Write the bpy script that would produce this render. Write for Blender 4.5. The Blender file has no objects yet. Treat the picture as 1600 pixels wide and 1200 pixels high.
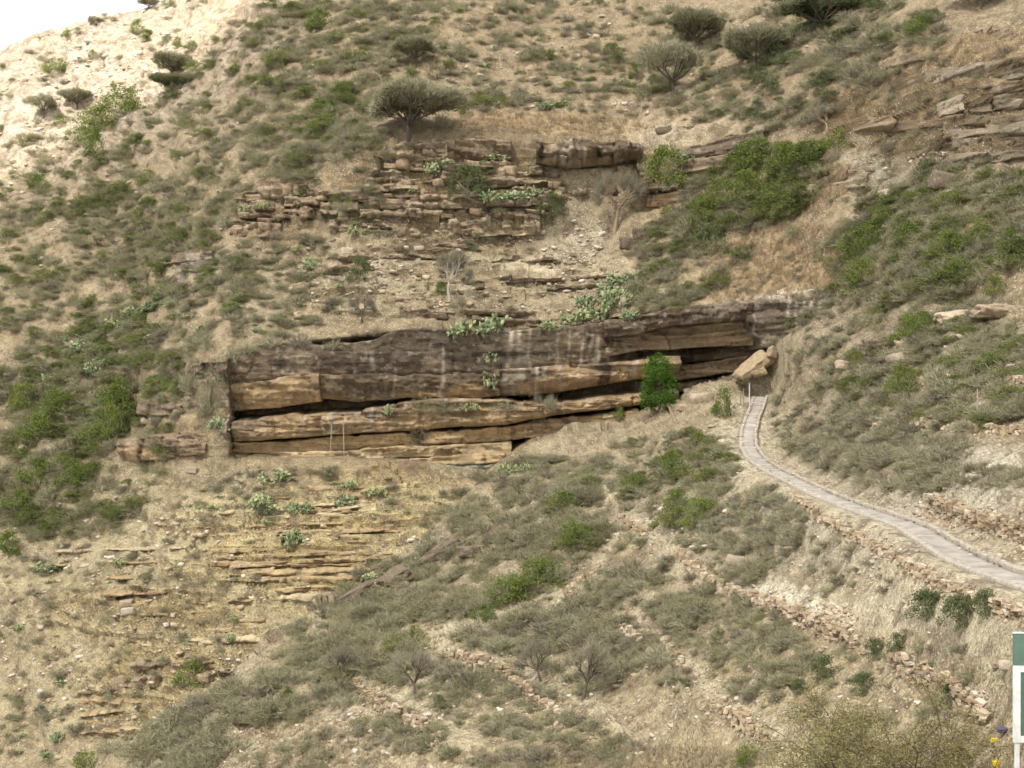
import bpy, math, random
import numpy as np
from mathutils import Vector, Matrix, Euler

R = math.radians
scene = bpy.context.scene
# ------------------------------------------------------------------ camera
F, HZ = 2000.0, 650.0          # focal length and horizon row in photograph pixels (1600 x 1200)
cam_d = bpy.data.cameras.new('camera')
cam_d.sensor_width = 36.0
cam_d.lens = 36.0 * F / 1600.0
cam_d.shift_y = (HZ - 600.0) / 1600.0
cam_d.clip_start, cam_d.clip_end = 0.5, 6000.0
cam = bpy.data.objects.new('camera', cam_d)
cam.rotation_euler = (R(90), 0, 0)
scene.collection.objects.link(cam)
scene.camera = cam
# ------------------------------------------------------------------ sky and sun
SUN = Vector((-0.36, -0.50, 0.79)).normalized()       # towards the sun
w = bpy.data.worlds.new('World'); scene.world = w; w.use_nodes = True
nt = w.node_tree
sky = nt.nodes.new('ShaderNodeTexSky')
sky.sky_type = 'NISHITA'; sky.sun_disc = False
sky.sun_elevation = math.asin(SUN.z)
sky.sun_rotation = math.atan2(SUN.x, SUN.y)
sky.air_density = 1.0; sky.dust_density = 6.0; sky.ozone_density = 0.6
bg = nt.nodes['Background']; bg.inputs['Strength'].default_value = 0.10
veil = nt.nodes.new('ShaderNodeMix'); veil.data_type = 'RGBA'      # a thin even veil of white cloud over the whole sky
veil.inputs[0].default_value = 0.85; veil.inputs[7].default_value = (7.0, 7.05, 7.1, 1)
nt.links.new(sky.outputs[0], veil.inputs[6]); nt.links.new(veil.outputs[2], bg.inputs['Color'])
sun_d = bpy.data.lights.new('sun', 'SUN')
sun_d.energy = 4.6; sun_d.angle = R(1.5); sun_d.color = (1.0, 0.96, 0.90)
sun = bpy.data.objects.new('sun', sun_d)
sun.rotation_euler = SUN.to_track_quat('Z', 'Y').to_euler()
sun.location = (0, 0, 300)
scene.collection.objects.link(sun)
vs = scene.view_settings
vs.view_transform = 'Standard'; vs.look = 'None'; vs.gamma = 1.0; vs.use_curve_mapping = False
vs.exposure = 1.03
scene.cycles.max_bounces = 5
scene.cycles.diffuse_bounces = 2
scene.cycles.transparent_max_bounces = 8
scene.cycles.use_denoising = True
scene.cycles.use_adaptive_sampling = True; scene.cycles.adaptive_threshold = 0.03; scene.cycles.adaptive_min_samples = 12
scene.render.film_transparent = False

# ------------------------------------------------------------------ helpers
COL = scene.collection
def px(u, v, D): return Vector(((u - 800.0) / F * D, D, (HZ - v) / F * D))
def dirn(u, v): return Vector(((u - 800.0) / F, 1.0, (HZ - v) / F))

_TAB = np.random.default_rng(9).uniform(-1, 1, 64**3).astype(np.float32)
def vnoise(x, y, z, seed=0):
    """smooth lattice noise in -1 .. 1"""
    x, y, z = [np.asarray(q, np.float32) for q in np.broadcast_arrays(x, y, z)]
    F3, I3 = [], []
    for q, m in ((x, 7), (y, 13), (z, 29)):
        i = np.floor(q); f = q - i; F3.append(f*f*(3 - 2*f)); i = i.astype(np.int32) + (seed*m + (seed >> 3)*5) % 64
        I3.append((i & 63, (i + 1) & 63))
    flat = not y.any()                                     # many callers use a two-dimensional field
    def row(jy):
        r = []
        for iz in I3[2]:
            base = (jy << 6) | iz
            p, q = _TAB[(I3[0][0] << 12) | base], _TAB[(I3[0][1] << 12) | base]
            r.append(p + (q - p)*F3[0])
        return r[0] + (r[1] - r[0])*F3[2]
    v0 = row(I3[1][0])
    if flat: return v0.astype(np.float64)
    return (v0 + (row(I3[1][1]) - v0)*F3[1]).astype(np.float64)
def fbm(x, y, z, o=4, seed=0, g=0.5):
    s, a, f = 0, 1.0, 1.0
    for i in range(o):
        s = s + a * vnoise(x * f + 17.3 * i, y * f + 5.1 * i, z * f + 9.7 * i, seed + i)
        a *= g; f *= 2.03
    return s
def tag(o, label=None, cat=None, group=None, kind=None):
    if label: o['label'] = label
    if cat: o['category'] = cat
    if group: o['group'] = group
    if kind: o['kind'] = kind
    return o
def empty(name, loc, label=None, cat=None, group=None, kind=None):
    o = bpy.data.objects.new(name, None); o.empty_display_size = 0.2
    o.location = loc; COL.objects.link(o)
    return tag(o, label, cat, group, kind)
def npmesh(name, V, Fq, mat=None, smooth=False, tint=None):
    V = np.asarray(V, np.float32); Fq = np.asarray(Fq, np.int32)
    me = bpy.data.meshes.new(name)
    me.vertices.add(len(V)); me.vertices.foreach_set('co', V.ravel())
    k = Fq.shape[1]; n = len(Fq)
    me.loops.add(n * k); me.loops.foreach_set('vertex_index', Fq.ravel())
    me.polygons.add(n)
    me.polygons.foreach_set('loop_start', np.arange(0, n * k, k, dtype=np.int32))
    me.polygons.foreach_set('loop_total', np.full(n, k, np.int32))
    if smooth: me.polygons.foreach_set('use_smooth', np.ones(n, bool))
    me.update(calc_edges=True)
    if tint is not None:
        a = me.color_attributes.new('tint', 'FLOAT_COLOR', 'POINT')
        tint = np.asarray(tint); c = np.ones((len(V), 4), np.float32); c[:, :tint.shape[1]] = tint
        a.data.foreach_set('color', c.ravel())
    if mat: me.materials.append(mat)
    return me
def obj(name, me, parent=None, loc=None):
    o = bpy.data.objects.new(name, me); COL.objects.link(o)
    if parent is not None:
        o.parent = parent; o.matrix_parent_inverse = Matrix.Translation(-parent.location)
    if loc is not None: o.location = loc
    return o
class MB:                                             # small mesh collector (triangles and quads)
    def __init__(s): s.v = []; s.f = []
    def box(s, c, sx, sy, sz, rot=None, jit=0.0, rng=random):
        b = len(s.v)
        for dx, dy, dz in ((-1,-1,-1),(1,-1,-1),(1,1,-1),(-1,1,-1),(-1,-1,1),(1,-1,1),(1,1,1),(-1,1,1)):
            p = Vector((dx*sx/2*(1+rng.uniform(-jit,jit)), dy*sy/2*(1+rng.uniform(-jit,jit)), dz*sz/2*(1+rng.uniform(-jit,jit))))
            if rot: p.rotate(rot)
            s.v.append(tuple(Vector(c) + p))
        for f in ((0,3,2,1),(4,5,6,7),(0,1,5,4),(1,2,6,5),(2,3,7,6),(3,0,4,7)): s.f.append(tuple(b+i for i in f))
    def tube(s, pts, rad, n=5):
        b0 = len(s.v); m = len(pts)
        for i, p in enumerate(pts):
            p = Vector(p)
            t = Vector(pts[min(i+1, m-1)]) - Vector(pts[max(i-1, 0)])
            t = t.normalized() if t.length > 1e-9 else Vector((0,0,1))
            a = t.cross(Vector((0.31, 0.9, 0.12))); a = a.normalized() if a.length > 1e-4 else Vector((1,0,0))
            c = t.cross(a); r = rad[i] if hasattr(rad, '__len__') else rad
            for k in range(n):
                an = 2*math.pi*k/n
                s.v.append(tuple(p + (a*math.cos(an) + c*math.sin(an))*r))
        for i in range(m-1):
            for k in range(n):
                s.f.append((b0+i*n+k, b0+i*n+(k+1)%n, b0+(i+1)*n+(k+1)%n, b0+(i+1)*n+k))
        s.f.append(tuple(b0+(m-1)*n+k for k in range(n)))
    def quad(s, a, b, c, d):
        k = len(s.v); s.v += [tuple(a), tuple(b), tuple(c), tuple(d)]; s.f.append((k, k+1, k+2, k+3))
    def mesh(s, name, mat, smooth=False):
        me = bpy.data.meshes.new(name); me.from_pydata(s.v, [], s.f)
        if smooth: me.polygons.foreach_set('use_smooth', np.ones(len(s.f), bool))
        me.materials.append(mat); me.update(); return me
    def build(s, name, mat, parent=None, smooth=False): return obj(name, s.mesh(name, mat, smooth), parent)

# ------------------------------------------------------------------ materials
class NT:
    def __init__(s, name):
        s.m = bpy.data.materials.new(name); s.m.use_nodes = True
        s.t = s.m.node_tree; s.t.nodes.clear()
        s.out = s.t.nodes.new('ShaderNodeOutputMaterial')
    def n(s, typ, **kw):
        nd = s.t.nodes.new(typ)
        for k, v in kw.items(): setattr(nd, k, v)
        return nd
    def l(s, a, b): s.t.links.new(a, b)
    def val(s, sock, v):
        if hasattr(v, 'is_linked') or hasattr(v, 'links'): s.l(v, sock)
        else: sock.default_value = v
    def mul(s, vec, k):
        m = s.n('ShaderNodeVectorMath', operation='MULTIPLY'); s.val(m.inputs[0], vec); m.inputs[1].default_value = k; return m.outputs[0]
    def noise(s, vec, sc, det=4, rough=0.6):
        m = s.n('ShaderNodeTexNoise'); s.l(vec, m.inputs['Vector']); m.inputs['Scale'].default_value = sc
        m.inputs['Detail'].default_value = det; m.inputs['Roughness'].default_value = rough; return m.outputs['Fac']
    def ramp(s, fac, a, b, c0=0.0, c1=1.0):
        m = s.n('ShaderNodeMapRange'); s.val(m.inputs[0], fac)
        for i, v in enumerate((a, b, c0, c1)): m.inputs[1+i].default_value = v
        return m.outputs[0]
    def math(s, op, a, b=0.0):
        m = s.n('ShaderNodeMath', operation=op); s.val(m.inputs[0], a); s.val(m.inputs[1], b); return m.outputs[0]
    def mix(s, fac, a, b, mode='MIX'):
        m = s.n('ShaderNodeMix', data_type='RGBA', blend_type=mode)
        s.val(m.inputs[0], fac); s.val(m.inputs[6], a); s.val(m.inputs[7], b); return m.outputs[2]
    def pos(s): return s.n('ShaderNodeNewGeometry').outputs['Position']
    def tint(s): return s.n('ShaderNodeAttribute', attribute_name='tint').outputs['Color']
    def bump(s, h, dist, strength=1.0, prev=None):
        m = s.n('ShaderNodeBump'); s.l(h, m.inputs['Height']); m.inputs['Distance'].default_value = dist
        m.inputs['Strength'].default_value = strength
        if prev is not None: s.l(prev, m.inputs['Normal'])
        return m.outputs[0]
    def diffuse(s, col, nor=None, rough=0.9):
        b = s.n('ShaderNodeBsdfPrincipled'); s.val(b.inputs['Base Color'], col); b.inputs['Roughness'].default_value = rough
        b.inputs['Specular IOR Level'].default_value = 0.15
        if nor is not None: s.l(nor, b.inputs['Normal'])
        s.l(b.outputs[0], s.out.inputs[0]); return s.m
def C4(c): return (c[0], c[1], c[2], 1.0)

def mat_ground():
    t = NT('ground_soil'); p = t.pos(); at = t.n('ShaderNodeAttribute', attribute_name='tint'); c = at.outputs['Color']
    fine = t.noise(p, 5.0, 3, 0.75)
    v = t.n('ShaderNodeTexVoronoi'); t.l(p, v.inputs['Vector']); v.inputs['Scale'].default_value = 4.2
    sep = t.n('ShaderNodeSeparateColor'); t.l(v.outputs['Color'], sep.inputs[0])
    msk = t.math('MULTIPLY', t.math('MULTIPLY', t.ramp(v.outputs['Distance'], 0.30, 0.40, 1, 0), t.ramp(sep.outputs[0], 0.55, 0.62)), t.ramp(at.outputs['Alpha'], 0.2, 0.7, 0, 0.85))
    c = t.mix(msk, c, t.mix(sep.outputs[1], (0.32,0.25,0.17,1), (0.64,0.57,0.47,1)))
    grit = t.noise(p, 13.0, 2, 0.8)
    c = t.mix(1.0, c, t.mix(t.ramp(fine, 0.3, 0.7), (0.60,0.58,0.56,1), (1.34,1.34,1.34,1)), 'MULTIPLY')
    c = t.mix(1.0, c, t.mix(t.ramp(grit, 0.35, 0.65), (0.72,0.71,0.70,1), (1.26,1.26,1.26,1)), 'MULTIPLY')
    return t.diffuse(c, t.bump(fine, 0.35, 1.0))
def soil_detail(c, X, Y, Z, seed):
    """small-scale colour of the soil itself: litter, paler scree, pebbles"""
    m = 1 + 0.16*fbm(X*.35, Y*.35, Z*.35, 3, seed) + 0.26*fbm(X*2.1, Y*2.1, Z*2.1, 3, seed+4, .7)
    c = c * np.clip(m, .5, 1.6)[..., None] * np.array((0.915, 0.94, 0.845))
    k = np.clip(3.0*(fbm(X*.9, Y*.9, Z*.9, 4, seed+9, .6) - 0.22), 0, .75)[..., None]; c = c*(1-k) + np.array((0.20,0.155,0.10))*k
    al = np.clip(0.5 + 1.1*fbm(X*.3, Y*.3, Z*.3, 3, seed+15), 0, 1)
    return np.concatenate([c, al[..., None]], -1)
def mat_rock(name='sandstone'):
    t = NT(name); p = t.pos(); c = t.tint()
    fine = t.noise(t.mul(p, (1, 1, 2.2)), 3.2, 4, 0.72)
    c = t.mix(1.0, c, t.mix(t.ramp(fine, 0.3, 0.7), (0.70,0.69,0.68,1), (1.22,1.21,1.2,1)), 'MULTIPLY')
    return t.diffuse(c, t.bump(fine, 0.28, 0.9))
def rock_detail(col, X, Z, seed, streak=1.0, crack=1.0):
    """weathering of the stone: bedding tones, blotches, rain streaks and lichen"""
    wx = X + 0.5*fbm(X*.5, 0*X, Z*.9, 2, seed+29); wz = Z + 0.35*fbm(X*.25, 0*X, Z*.4, 2, seed+28)
    m = 1 + 0.13*fbm(X*.15, 0*X, wz*2.4, 3, seed+30) + 0.24*fbm(X*.6, 0*X, Z*.7, 4, seed+31, .6)
    col = col * np.clip(m, .5, 1.5)[..., None]
    gate = np.clip(3.0*vnoise(X*.11, 0*X, Z*.16, seed+32) - 0.35, 0, 1) * np.clip(.6 + fbm(X*.3, 0*X, Z*.5, 2, seed+27), 0, 1)
    k = np.clip(np.clip(4*(fbm(wx*1.5, 0*X, Z*.14, 2, seed+33) - 0.25), 0, .75) * gate * streak, 0, .85); col = col*(1-k[..., None]) + np.array((0.46,0.385,0.285))*k[..., None]
    g2 = np.clip(2.0*vnoise(X*.2, 0*X, Z*.25, seed+36), 0, 1)
    k = np.clip(4*(fbm(wx*2.0, 0*X, Z*.2, 2, seed+34) - 0.35), 0, .55) * g2 * streak; col = col*(1-k[..., None]) + np.array((0.09,0.07,0.05))*k[..., None]
    f1 = fbm(X*.35, 0*X, Z*1.6, 3, seed+37); f2 = fbm(X*1.1, 0*X, Z*.5, 3, seed+38)
    k = crack*np.clip(.65*np.exp(-(f1/.035)**2) + .5*np.exp(-(f2/.03)**2), 0, .65); col = col*(1-k[..., None]) + np.array((0.075,0.055,0.04))*k[..., None]
    f3 = fbm(X*.10, 0*X, wz*3.6, 2, seed+39); k = np.clip(.55*np.exp(-(f3/.06)**2), 0, .5)*np.clip(.6 + fbm(X*.4, 0*X, Z*.4, 2, seed+40), 0, 1)*min(1, crack*1.6); col = col*(1-k[..., None]) + np.array((0.095,0.068,0.045))*k[..., None]
    k = np.clip(3*(fbm(X*2.0, 0*X, Z*2.0, 3, seed+35) - 0.6), 0, .5); return col*(1-k[..., None]) + np.array((0.42,0.35,0.26))*k[..., None]
def mat_stone(name, cols, streak=False):
    t = NT(name); p = t.pos(); o = t.n('ShaderNodeObjectInfo')
    g = t.n('ShaderNodeNewGeometry')
    rnd = t.math('FRACT', t.math('ADD', g.outputs['Random Per Island'], o.outputs['Random']))
    r = t.n('ShaderNodeValToRGB'); t.l(rnd, r.inputs[0]); r.color_ramp.interpolation = 'LINEAR'
    els = r.color_ramp.elements
    els[0].color = C4(cols[0]); els[1].color = C4(cols[-1])
    for i, cc in enumerate(cols[1:-1]):
        e = els.new((i + 1) / (len(cols) - 1)); e.color = C4(cc)
    c = t.mix(1.0, r.outputs[0], t.mix(t.ramp(t.noise(p, 3.0, 5, 0.7), 0.3, 0.7), (0.62,0.6,0.58,1), (1.25,1.22,1.2,1)), 'MULTIPLY')
    if streak:
        s2 = t.noise(t.mul(p, (3.0, 1.0, 0.2)), 1.0, 3, 0.6)
        c = t.mix(t.ramp(s2, 0.56, 0.68, 0, 0.6), c, (0.09,0.075,0.055,1))
        s3 = t.noise(t.mul(p, (2.0, 1.3, 0.5)), 1.3, 4, 0.6)
        c = t.mix(t.ramp(s3, 0.60, 0.70, 0, 0.5), c, (0.45,0.38,0.28,1))
    return t.diffuse(c, t.bump(t.noise(p, 5.0, 5, 0.7), 0.12, 0.9))
def mat_plant(name, a, b, trans=0.25, dark=0.75):
    t = NT(name); o = t.n('ShaderNodeObjectInfo'); g = t.n('ShaderNodeNewGeometry')
    c = t.mix(t.math('FRACT', t.math('ADD', t.math('MULTIPLY', o.outputs['Random'], 0.55), t.math('MULTIPLY', g.outputs['Random Per Island'], 0.45))), C4(a), C4(b))
    k = t.ramp(g.outputs['Random Per Island'], 0, 1, dark, 2 - dark)
    m = t.n('ShaderNodeVectorMath', operation='SCALE'); t.l(c, m.inputs[0]); t.l(k, m.inputs['Scale'])
    d = t.n('ShaderNodeBsdfDiffuse'); t.l(m.outputs[0], d.inputs[0])
    tr = t.n('ShaderNodeBsdfTranslucent'); t.l(m.outputs[0], tr.inputs[0])
    x = t.n('ShaderNodeMixShader'); x.inputs[0].default_value = trans
    t.l(d.outputs[0], x.inputs[1]); t.l(tr.outputs[0], x.inputs[2]); t.l(x.outputs[0], t.out.inputs[0])
    return t.m
def mat_plain(name, col, rough=0.7, metal=0.0, var=0.25, sc=6.0, bump=0.01):
    t = NT(name); p = t.pos(); nz = t.noise(p, sc, 5, 0.7)
    c = t.mix(1.0, C4(col), t.mix(t.ramp(nz, 0.3, 0.7), (1-var,)*3 + (1,), (1+var*0.6,)*3 + (1,)), 'MULTIPLY')
    t.diffuse(c, t.bump(nz, bump, 0.6), rough)
    for n in t.t.nodes:
        if n.type == 'BSDF_PRINCIPLED': n.inputs['Metallic'].default_value = metal
    return t.m

M_ground = mat_ground()
M_rock = mat_rock()
M_block = mat_stone('jointed_rock', [(0.20,0.15,0.095),(0.30,0.23,0.145),(0.25,0.19,0.12),(0.38,0.29,0.185),(0.24,0.185,0.12)], True)
M_pale = mat_stone('pale_stone', [(0.30,0.23,0.15),(0.55,0.48,0.38),(0.42,0.33,0.22),(0.66,0.60,0.52),(0.36,0.28,0.19)])
M_wall = mat_stone('wall_stone', [(0.36,0.27,0.16),(0.50,0.42,0.30),(0.28,0.21,0.135),(0.56,0.49,0.38),(0.42,0.32,0.195)])
M_conc = mat_plain('path_concrete', (0.345,0.31,0.265), 0.9, 0, 0.45, 0.9, 0.03)
M_kerb = mat_plain('kerb_mortar', (0.39,0.345,0.28), 0.95, 0, 0.45, 5.0, 0.06)
M_dry = mat_plant('dry_twigs', (0.265,0.245,0.16), (0.405,0.38,0.25), 0.3)
M_twig = mat_plant('dark_twigs', (0.215,0.19,0.135), (0.32,0.285,0.205), 0.25)
M_straw = mat_plant('pale_straw', (0.33,0.275,0.18), (0.46,0.395,0.265), 0.3)
M_dryleaf = mat_plant('olive_leaf', (0.23,0.225,0.115), (0.33,0.31,0.165), 0.45)
M_green = mat_plant('green_leaf', (0.115,0.15,0.045), (0.235,0.25,0.09), 0.45)
M_bright = mat_plant('bright_leaf', (0.115,0.16,0.038), (0.215,0.245,0.07), 0.4)
M_dkgreen = mat_plant('dark_green_leaf', (0.11,0.135,0.06), (0.17,0.19,0.09), 0.4)
M_cactus = mat_plant('cactus_pad', (0.17,0.22,0.125), (0.32,0.33,0.16), 0.0, 0.7)
M_grass = mat_plant('dry_grass', (0.36,0.27,0.165), (0.46,0.36,0.23), 0.35)
M_bark = mat_plain('bark', (0.11,0.085,0.065), 0.95, 0, 0.35, 14.0, 0.02)
M_barkpale = mat_plain('pale_bark', (0.36,0.31,0.25), 0.95, 0, 0.3, 14.0, 0.02)
M_acacia = mat_plant('acacia_leaf', (0.20,0.20,0.11), (0.27,0.255,0.15), 0.45)
M_steel = mat_plain('galvanised_steel', (0.55,0.57,0.58), 0.5, 0.3, 0.15, 8.0, 0.003)
M_rust = mat_plain('weathered_wood', (0.30,0.22,0.15), 0.9, 0, 0.3, 8.0, 0.01)

# ------------------------------------------------------------------ terrain
def line(pts, u, k):
    a = np.array(pts, float); return np.interp(u, a[:, 0], a[:, k])
LTOP = [(-120,110,262),(0,74,262),(60,55,262),(120,40,261),(200,17,260),(262,0,258),(330,-60,260),(420,-150,262),(800,-150,249),(1100,-150,236),(1350,-150,190),(1450,-150,170),(1750,-150,140)]
L5 = [(-120,350,200),(200,310,184),(360,296,160),(470,268,156),(580,236,153),(640,218,153),(850,222,156),(1000,218,156),(1060,205,152),(1200,170,143),(1330,120,133),(1450,85,122),(1750,30,102)]
L4 = [(-120,490,170),(200,455,162),(285,445,153),(360,400,150),(480,430,148),(520,395,148),(700,398,150),(850,372,152),(1000,332,152),(1060,302,149),(1150,265,143),(1300,240,132),(1450,250,114),(1750,235,94)]
L3 = [(-120,650,152),(200,585,147),(300,568,137),(350,548,131.5),(440,534,131.5),(600,517,133),(760,515,135),(900,508,135.5),(960,494,133),(1040,480,130),(1180,470,124),(1300,472,119),(1400,480,102),(1500,480,93.5),(1750,480,76)]
L2 = [(-120,760,142),(200,722,137),(290,715,131),(380,718,128.3),(500,718,128.6),(650,724,129.8),(760,745,129.0),(830,688,132.5),(1000,655,132),(1100,612,128),(1200,560,123),(1300,530,119.5),(1400,560,99),(1500,560,90),(1750,560,74)]
L1 = [(-120,950,130),(200,950,119),(400,950,113),(600,900,116),(800,850,118),(1000,800,122),(1300,700,118),(1500,700,92),(1750,700,76)]
L0 = [(-120,1330,110),(200,1330,99),(400,1330,95),(800,1330,95),(1300,1330,100),(1750,1330,90)]
def shelter_w(u):
    return np.clip((u - 357) / 12, 0, 1) * np.clip((1286 - u) / 14, 0, 1)
def D1(u, v):
    """depth of the main hillside under pixel u, v: interpolated between bedding lines that run across the slope"""
    s = shelter_w(u)
    rows = [(line(LTOP, u, 1), line(LTOP, u, 2)), (line(L5, u, 1), line(L5, u, 2)), (line(L4, u, 1), line(L4, u, 2))]
    v3, d3 = line(L3, u, 1), line(L3, u, 2); v2, d2 = line(L2, u, 1), line(L2, u, 2)
    rows.append((v3 + 3, d3 + 1.6 * s))
    rows.append((v3 + 3 + (v2 - v3) * 0.10, d3 + (d2 - d3) * .1 + 7.5 * s))
    rows.append((v2 - 3 - (v2 - v3) * 0.06, d2 + 7.0 * s))
    rows.append((v2, d2))
    rows.append((line(L1, u, 1), line(L1, u, 2))); rows.append((line(L0, u, 1), line(L0, u, 2)))
    out = np.full(u.shape, np.nan); out = np.where(v <= rows[0][0], rows[0][1], out)
    for (va, da), (vb, db) in zip(rows[:-1], rows[1:]):
        m = (v >= va) & (v <= vb)
        k = np.clip((v - va) / np.maximum(vb - va, 1e-6), 0, 1)
        za, zb = (HZ - va) / F * da, (HZ - vb) / F * db      # straight slope in space between the two lines
        q = (HZ - v) / F
        den = (zb - za) - q * (db - da)
        kk = np.where(np.abs(den) > 1e-6, (q * da - za) / np.where(np.abs(den) > 1e-6, den, 1), k)
        kk = np.clip(kk, 0, 1)
        out = np.where(m, da + (db - da) * kk, out)
    return np.where(np.isnan(out), rows[-1][1], out)

PATH = [(1189,620,119),(1181,640,115),(1173,663,109),(1169,688,103),(1177,709,96),(1200,730,88),(1230,745,80),(1289,774,68),(1359,800,59),(1423,822,53),(1464,847,47),(1510,873,42),(1555,892,38.5),(1600,908,36),(1690,938,31.5)]
CP = PATH + [(1250,640,104),(1400,740,64),(1400,660,78),(1400,560,92),(1400,480,101.5),(1600,830,42),(1600,750,50),(1600,650,64),(1600,560,76),(1600,480,84.5),(1500,700,62),(1250,560,112),(1250,500,117),(1300,474,119),(1150,592,121.5),(1500,480,93),(1205,548,121),
 (1300,850,58),(1250,930,55),(1420,990,42),(1500,930,43),(1550,1000,33),(1600,1000,30),(1400,1150,33),(1600,1200,24),(1100,1100,48),(1000,1190,48),(800,1190,52),(600,1190,58),(400,1190,64),(200,1180,72),(900,1080,60),(1070,870,72),(1150,900,63),(1000,830,84),(950,770,96),(1100,760,88),(1050,700,104),(900,700,114),(1000,665,121),(1090,612,122),(850,750,105),(800,820,94),(870,880,82),(800,950,76),(700,850,94),(620,900,90),(700,1000,72),(900,960,72),(1000,950,68),(1050,1000,60),(550,1050,72),(520,940,86),(400,1020,80),(300,1110,74),(1600,1340,20),(1300,1340,27),(1000,1340,38),(600,1340,50),(200,1340,62),(1740,650,52),(1740,480,74),(1740,1000,26),(1740,850,33),(1740,1340,17),(830,690,119)]
_cp = np.array(CP, float); _P = _cp[:, :2] / 400.0
def _k(r2): return np.where(r2 > 1e-12, 0.5 * r2 * np.log(np.maximum(r2, 1e-12)), 0.0)
def _tps():
    n = len(_P); d2 = ((_P[:, None] - _P[None]) ** 2).sum(-1)
    A = np.zeros((n + 3, n + 3)); A[:n, :n] = _k(d2) + np.eye(n) * 2e-4
    A[:n, n] = 1; A[:n, n+1:] = _P; A[n:, :n] = A[:n, n:].T
    return np.linalg.solve(A, np.r_[np.log(_cp[:, 2]), 0, 0, 0])
_W = _tps()
def D2(u, v):
    sh = u.shape; q = np.stack([u.ravel(), v.ravel()], 1) / 400.0; out = np.empty(len(q))
    for i in range(0, len(q), 40000):
        b = q[i:i+40000]; d2 = ((b[:, None] - _P[None]) ** 2).sum(-1)
        out[i:i+40000] = _k(d2) @ _W[:-3] + _W[-3] + b @ _W[-2:]
    return np.exp(out).reshape(sh)
EDGE = np.array([(60,1260),(190,1165),(285,1112),(365,1062),(400,1012),(450,975),(520,932),(610,885),(660,845),(705,800),(765,742),(835,686),(900,668),(1000,657),(1060,628),(1095,606),(1150,592),(1205,550),(1250,502),(1300,474),(1400,476),(1760,476)], float)

_e = []
_r = np.random.default_rng(3)
for _a, _b in zip(EDGE[:-1], EDGE[1:]):
    _n = max(1, int(np.hypot(*(_b - _a)) / 18))
    for _i in range(_n):
        _q = _a + (_b - _a) * _i / _n; _d = (_b - _a) / np.hypot(*(_b - _a))
        _e.append(_q + np.array((-_d[1], _d[0])) * _r.normal(0, 4.5) * (1 if 100 < _q[0] < 1100 else .3))
_e.append(EDGE[-1]); EDGE = np.array(_e); EDGE[:, 0] = np.maximum.accumulate(EDGE[:, 0])
# goat tracks and terrace treads of bare pale soil
TRACKS = [[(636,985),(680,1002),(720,1020),(780,1032),(850,1062),(900,1092),(960,1132),(1010,1152)],[(945,772),(975,812),(1035,850),(1070,872),(1110,905)],[(985,955),(1040,1002),(1090,1045),(1115,1085)],[(560,1062),(620,1085),(690,1125),(720,1160)],[(870,930),(920,895),(960,850)],[(1120,1090),(1200,1130),(1230,1160)],[(700,985),(760,975),(820,940),(870,915)],[(400,1165),(520,1120),(600,1110)]]
def track_w(u, v, wd):
    k = np.zeros(np.shape(u))
    for T in TRACKS:
        for (a0, a1), (b0, b1) in zip(T[:-1], T[1:]):
            t_ = np.clip(((u - a0)*(b0 - a0) + (v - a1)*(b1 - a1)) / ((b0 - a0)**2 + (b1 - a1)**2), 0, 1)
            k = np.maximum(k, np.exp(-(np.hypot(u - a0 - t_*(b0 - a0), v - a1 - t_*(b1 - a1)) / wd)**2))
    return k
# colour zones: (u, v, half width, half height, tilt, colour, strength)
ZONES1 = [(120,130,330,120,-28,(0.47,0.39,0.335),1.0),(60,520,260,250,0,(0.37,0.29,0.20),0.8),(250,950,420,230,0,(0.42,0.35,0.235),0.9),
 (540,850,190,80,-4,(0.43,0.33,0.19),0.9),(330,1060,150,70,-6,(0.45,0.37,0.23),0.9),(700,440,290,70,-4,(0.40,0.325,0.23),0.9),(890,370,60,60,40,(0.47,0.40,0.31),0.9),
 (1220,425,130,60,-14,(0.40,0.285,0.18),0.8),(1480,90,130,24,-14,(0.38,0.26,0.15),0.6),(1100,200,120,26,-10,(0.46,0.37,0.27),0.9),(1020,215,40,22,0,(0.56,0.47,0.37),0.9),
 (850,195,150,16,3,(0.40,0.27,0.16),0.8),(1420,280,120,40,10,(0.46,0.41,0.34),0.8),(1250,300,80,30,-20,(0.40,0.28,0.17),0.8),(850,90,380,90,0,(0.36,0.275,0.185),0.8),(1230,470,70,10,-4,(0.60,0.54,0.46),1.0),
 (350,40,140,60,-25,(0.48,0.38,0.295),0.8),(720,728,60,14,-3,(0.50,0.47,0.34),1.0),(1290,500,30,25,-40,(0.42,0.38,0.32),0.9)]
ROCK1 = [(700,290,170,90,0),(920,240,100,26,0),(430,330,75,50,-20),(300,425,40,30,0),(1060,290,60,60,0),(1130,235,70,20,-14),(1480,180,150,75,-12),(1330,170,70,40,-25),(800,590,470,90,-5),(700,440,280,52,-3),(260,690,80,32,0),(480,885,230,62,-4),(285,1060,150,95,-8),(510,805,230,44,-3),(620,745,120,24,0),(230,960,160,40,0)]
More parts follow.
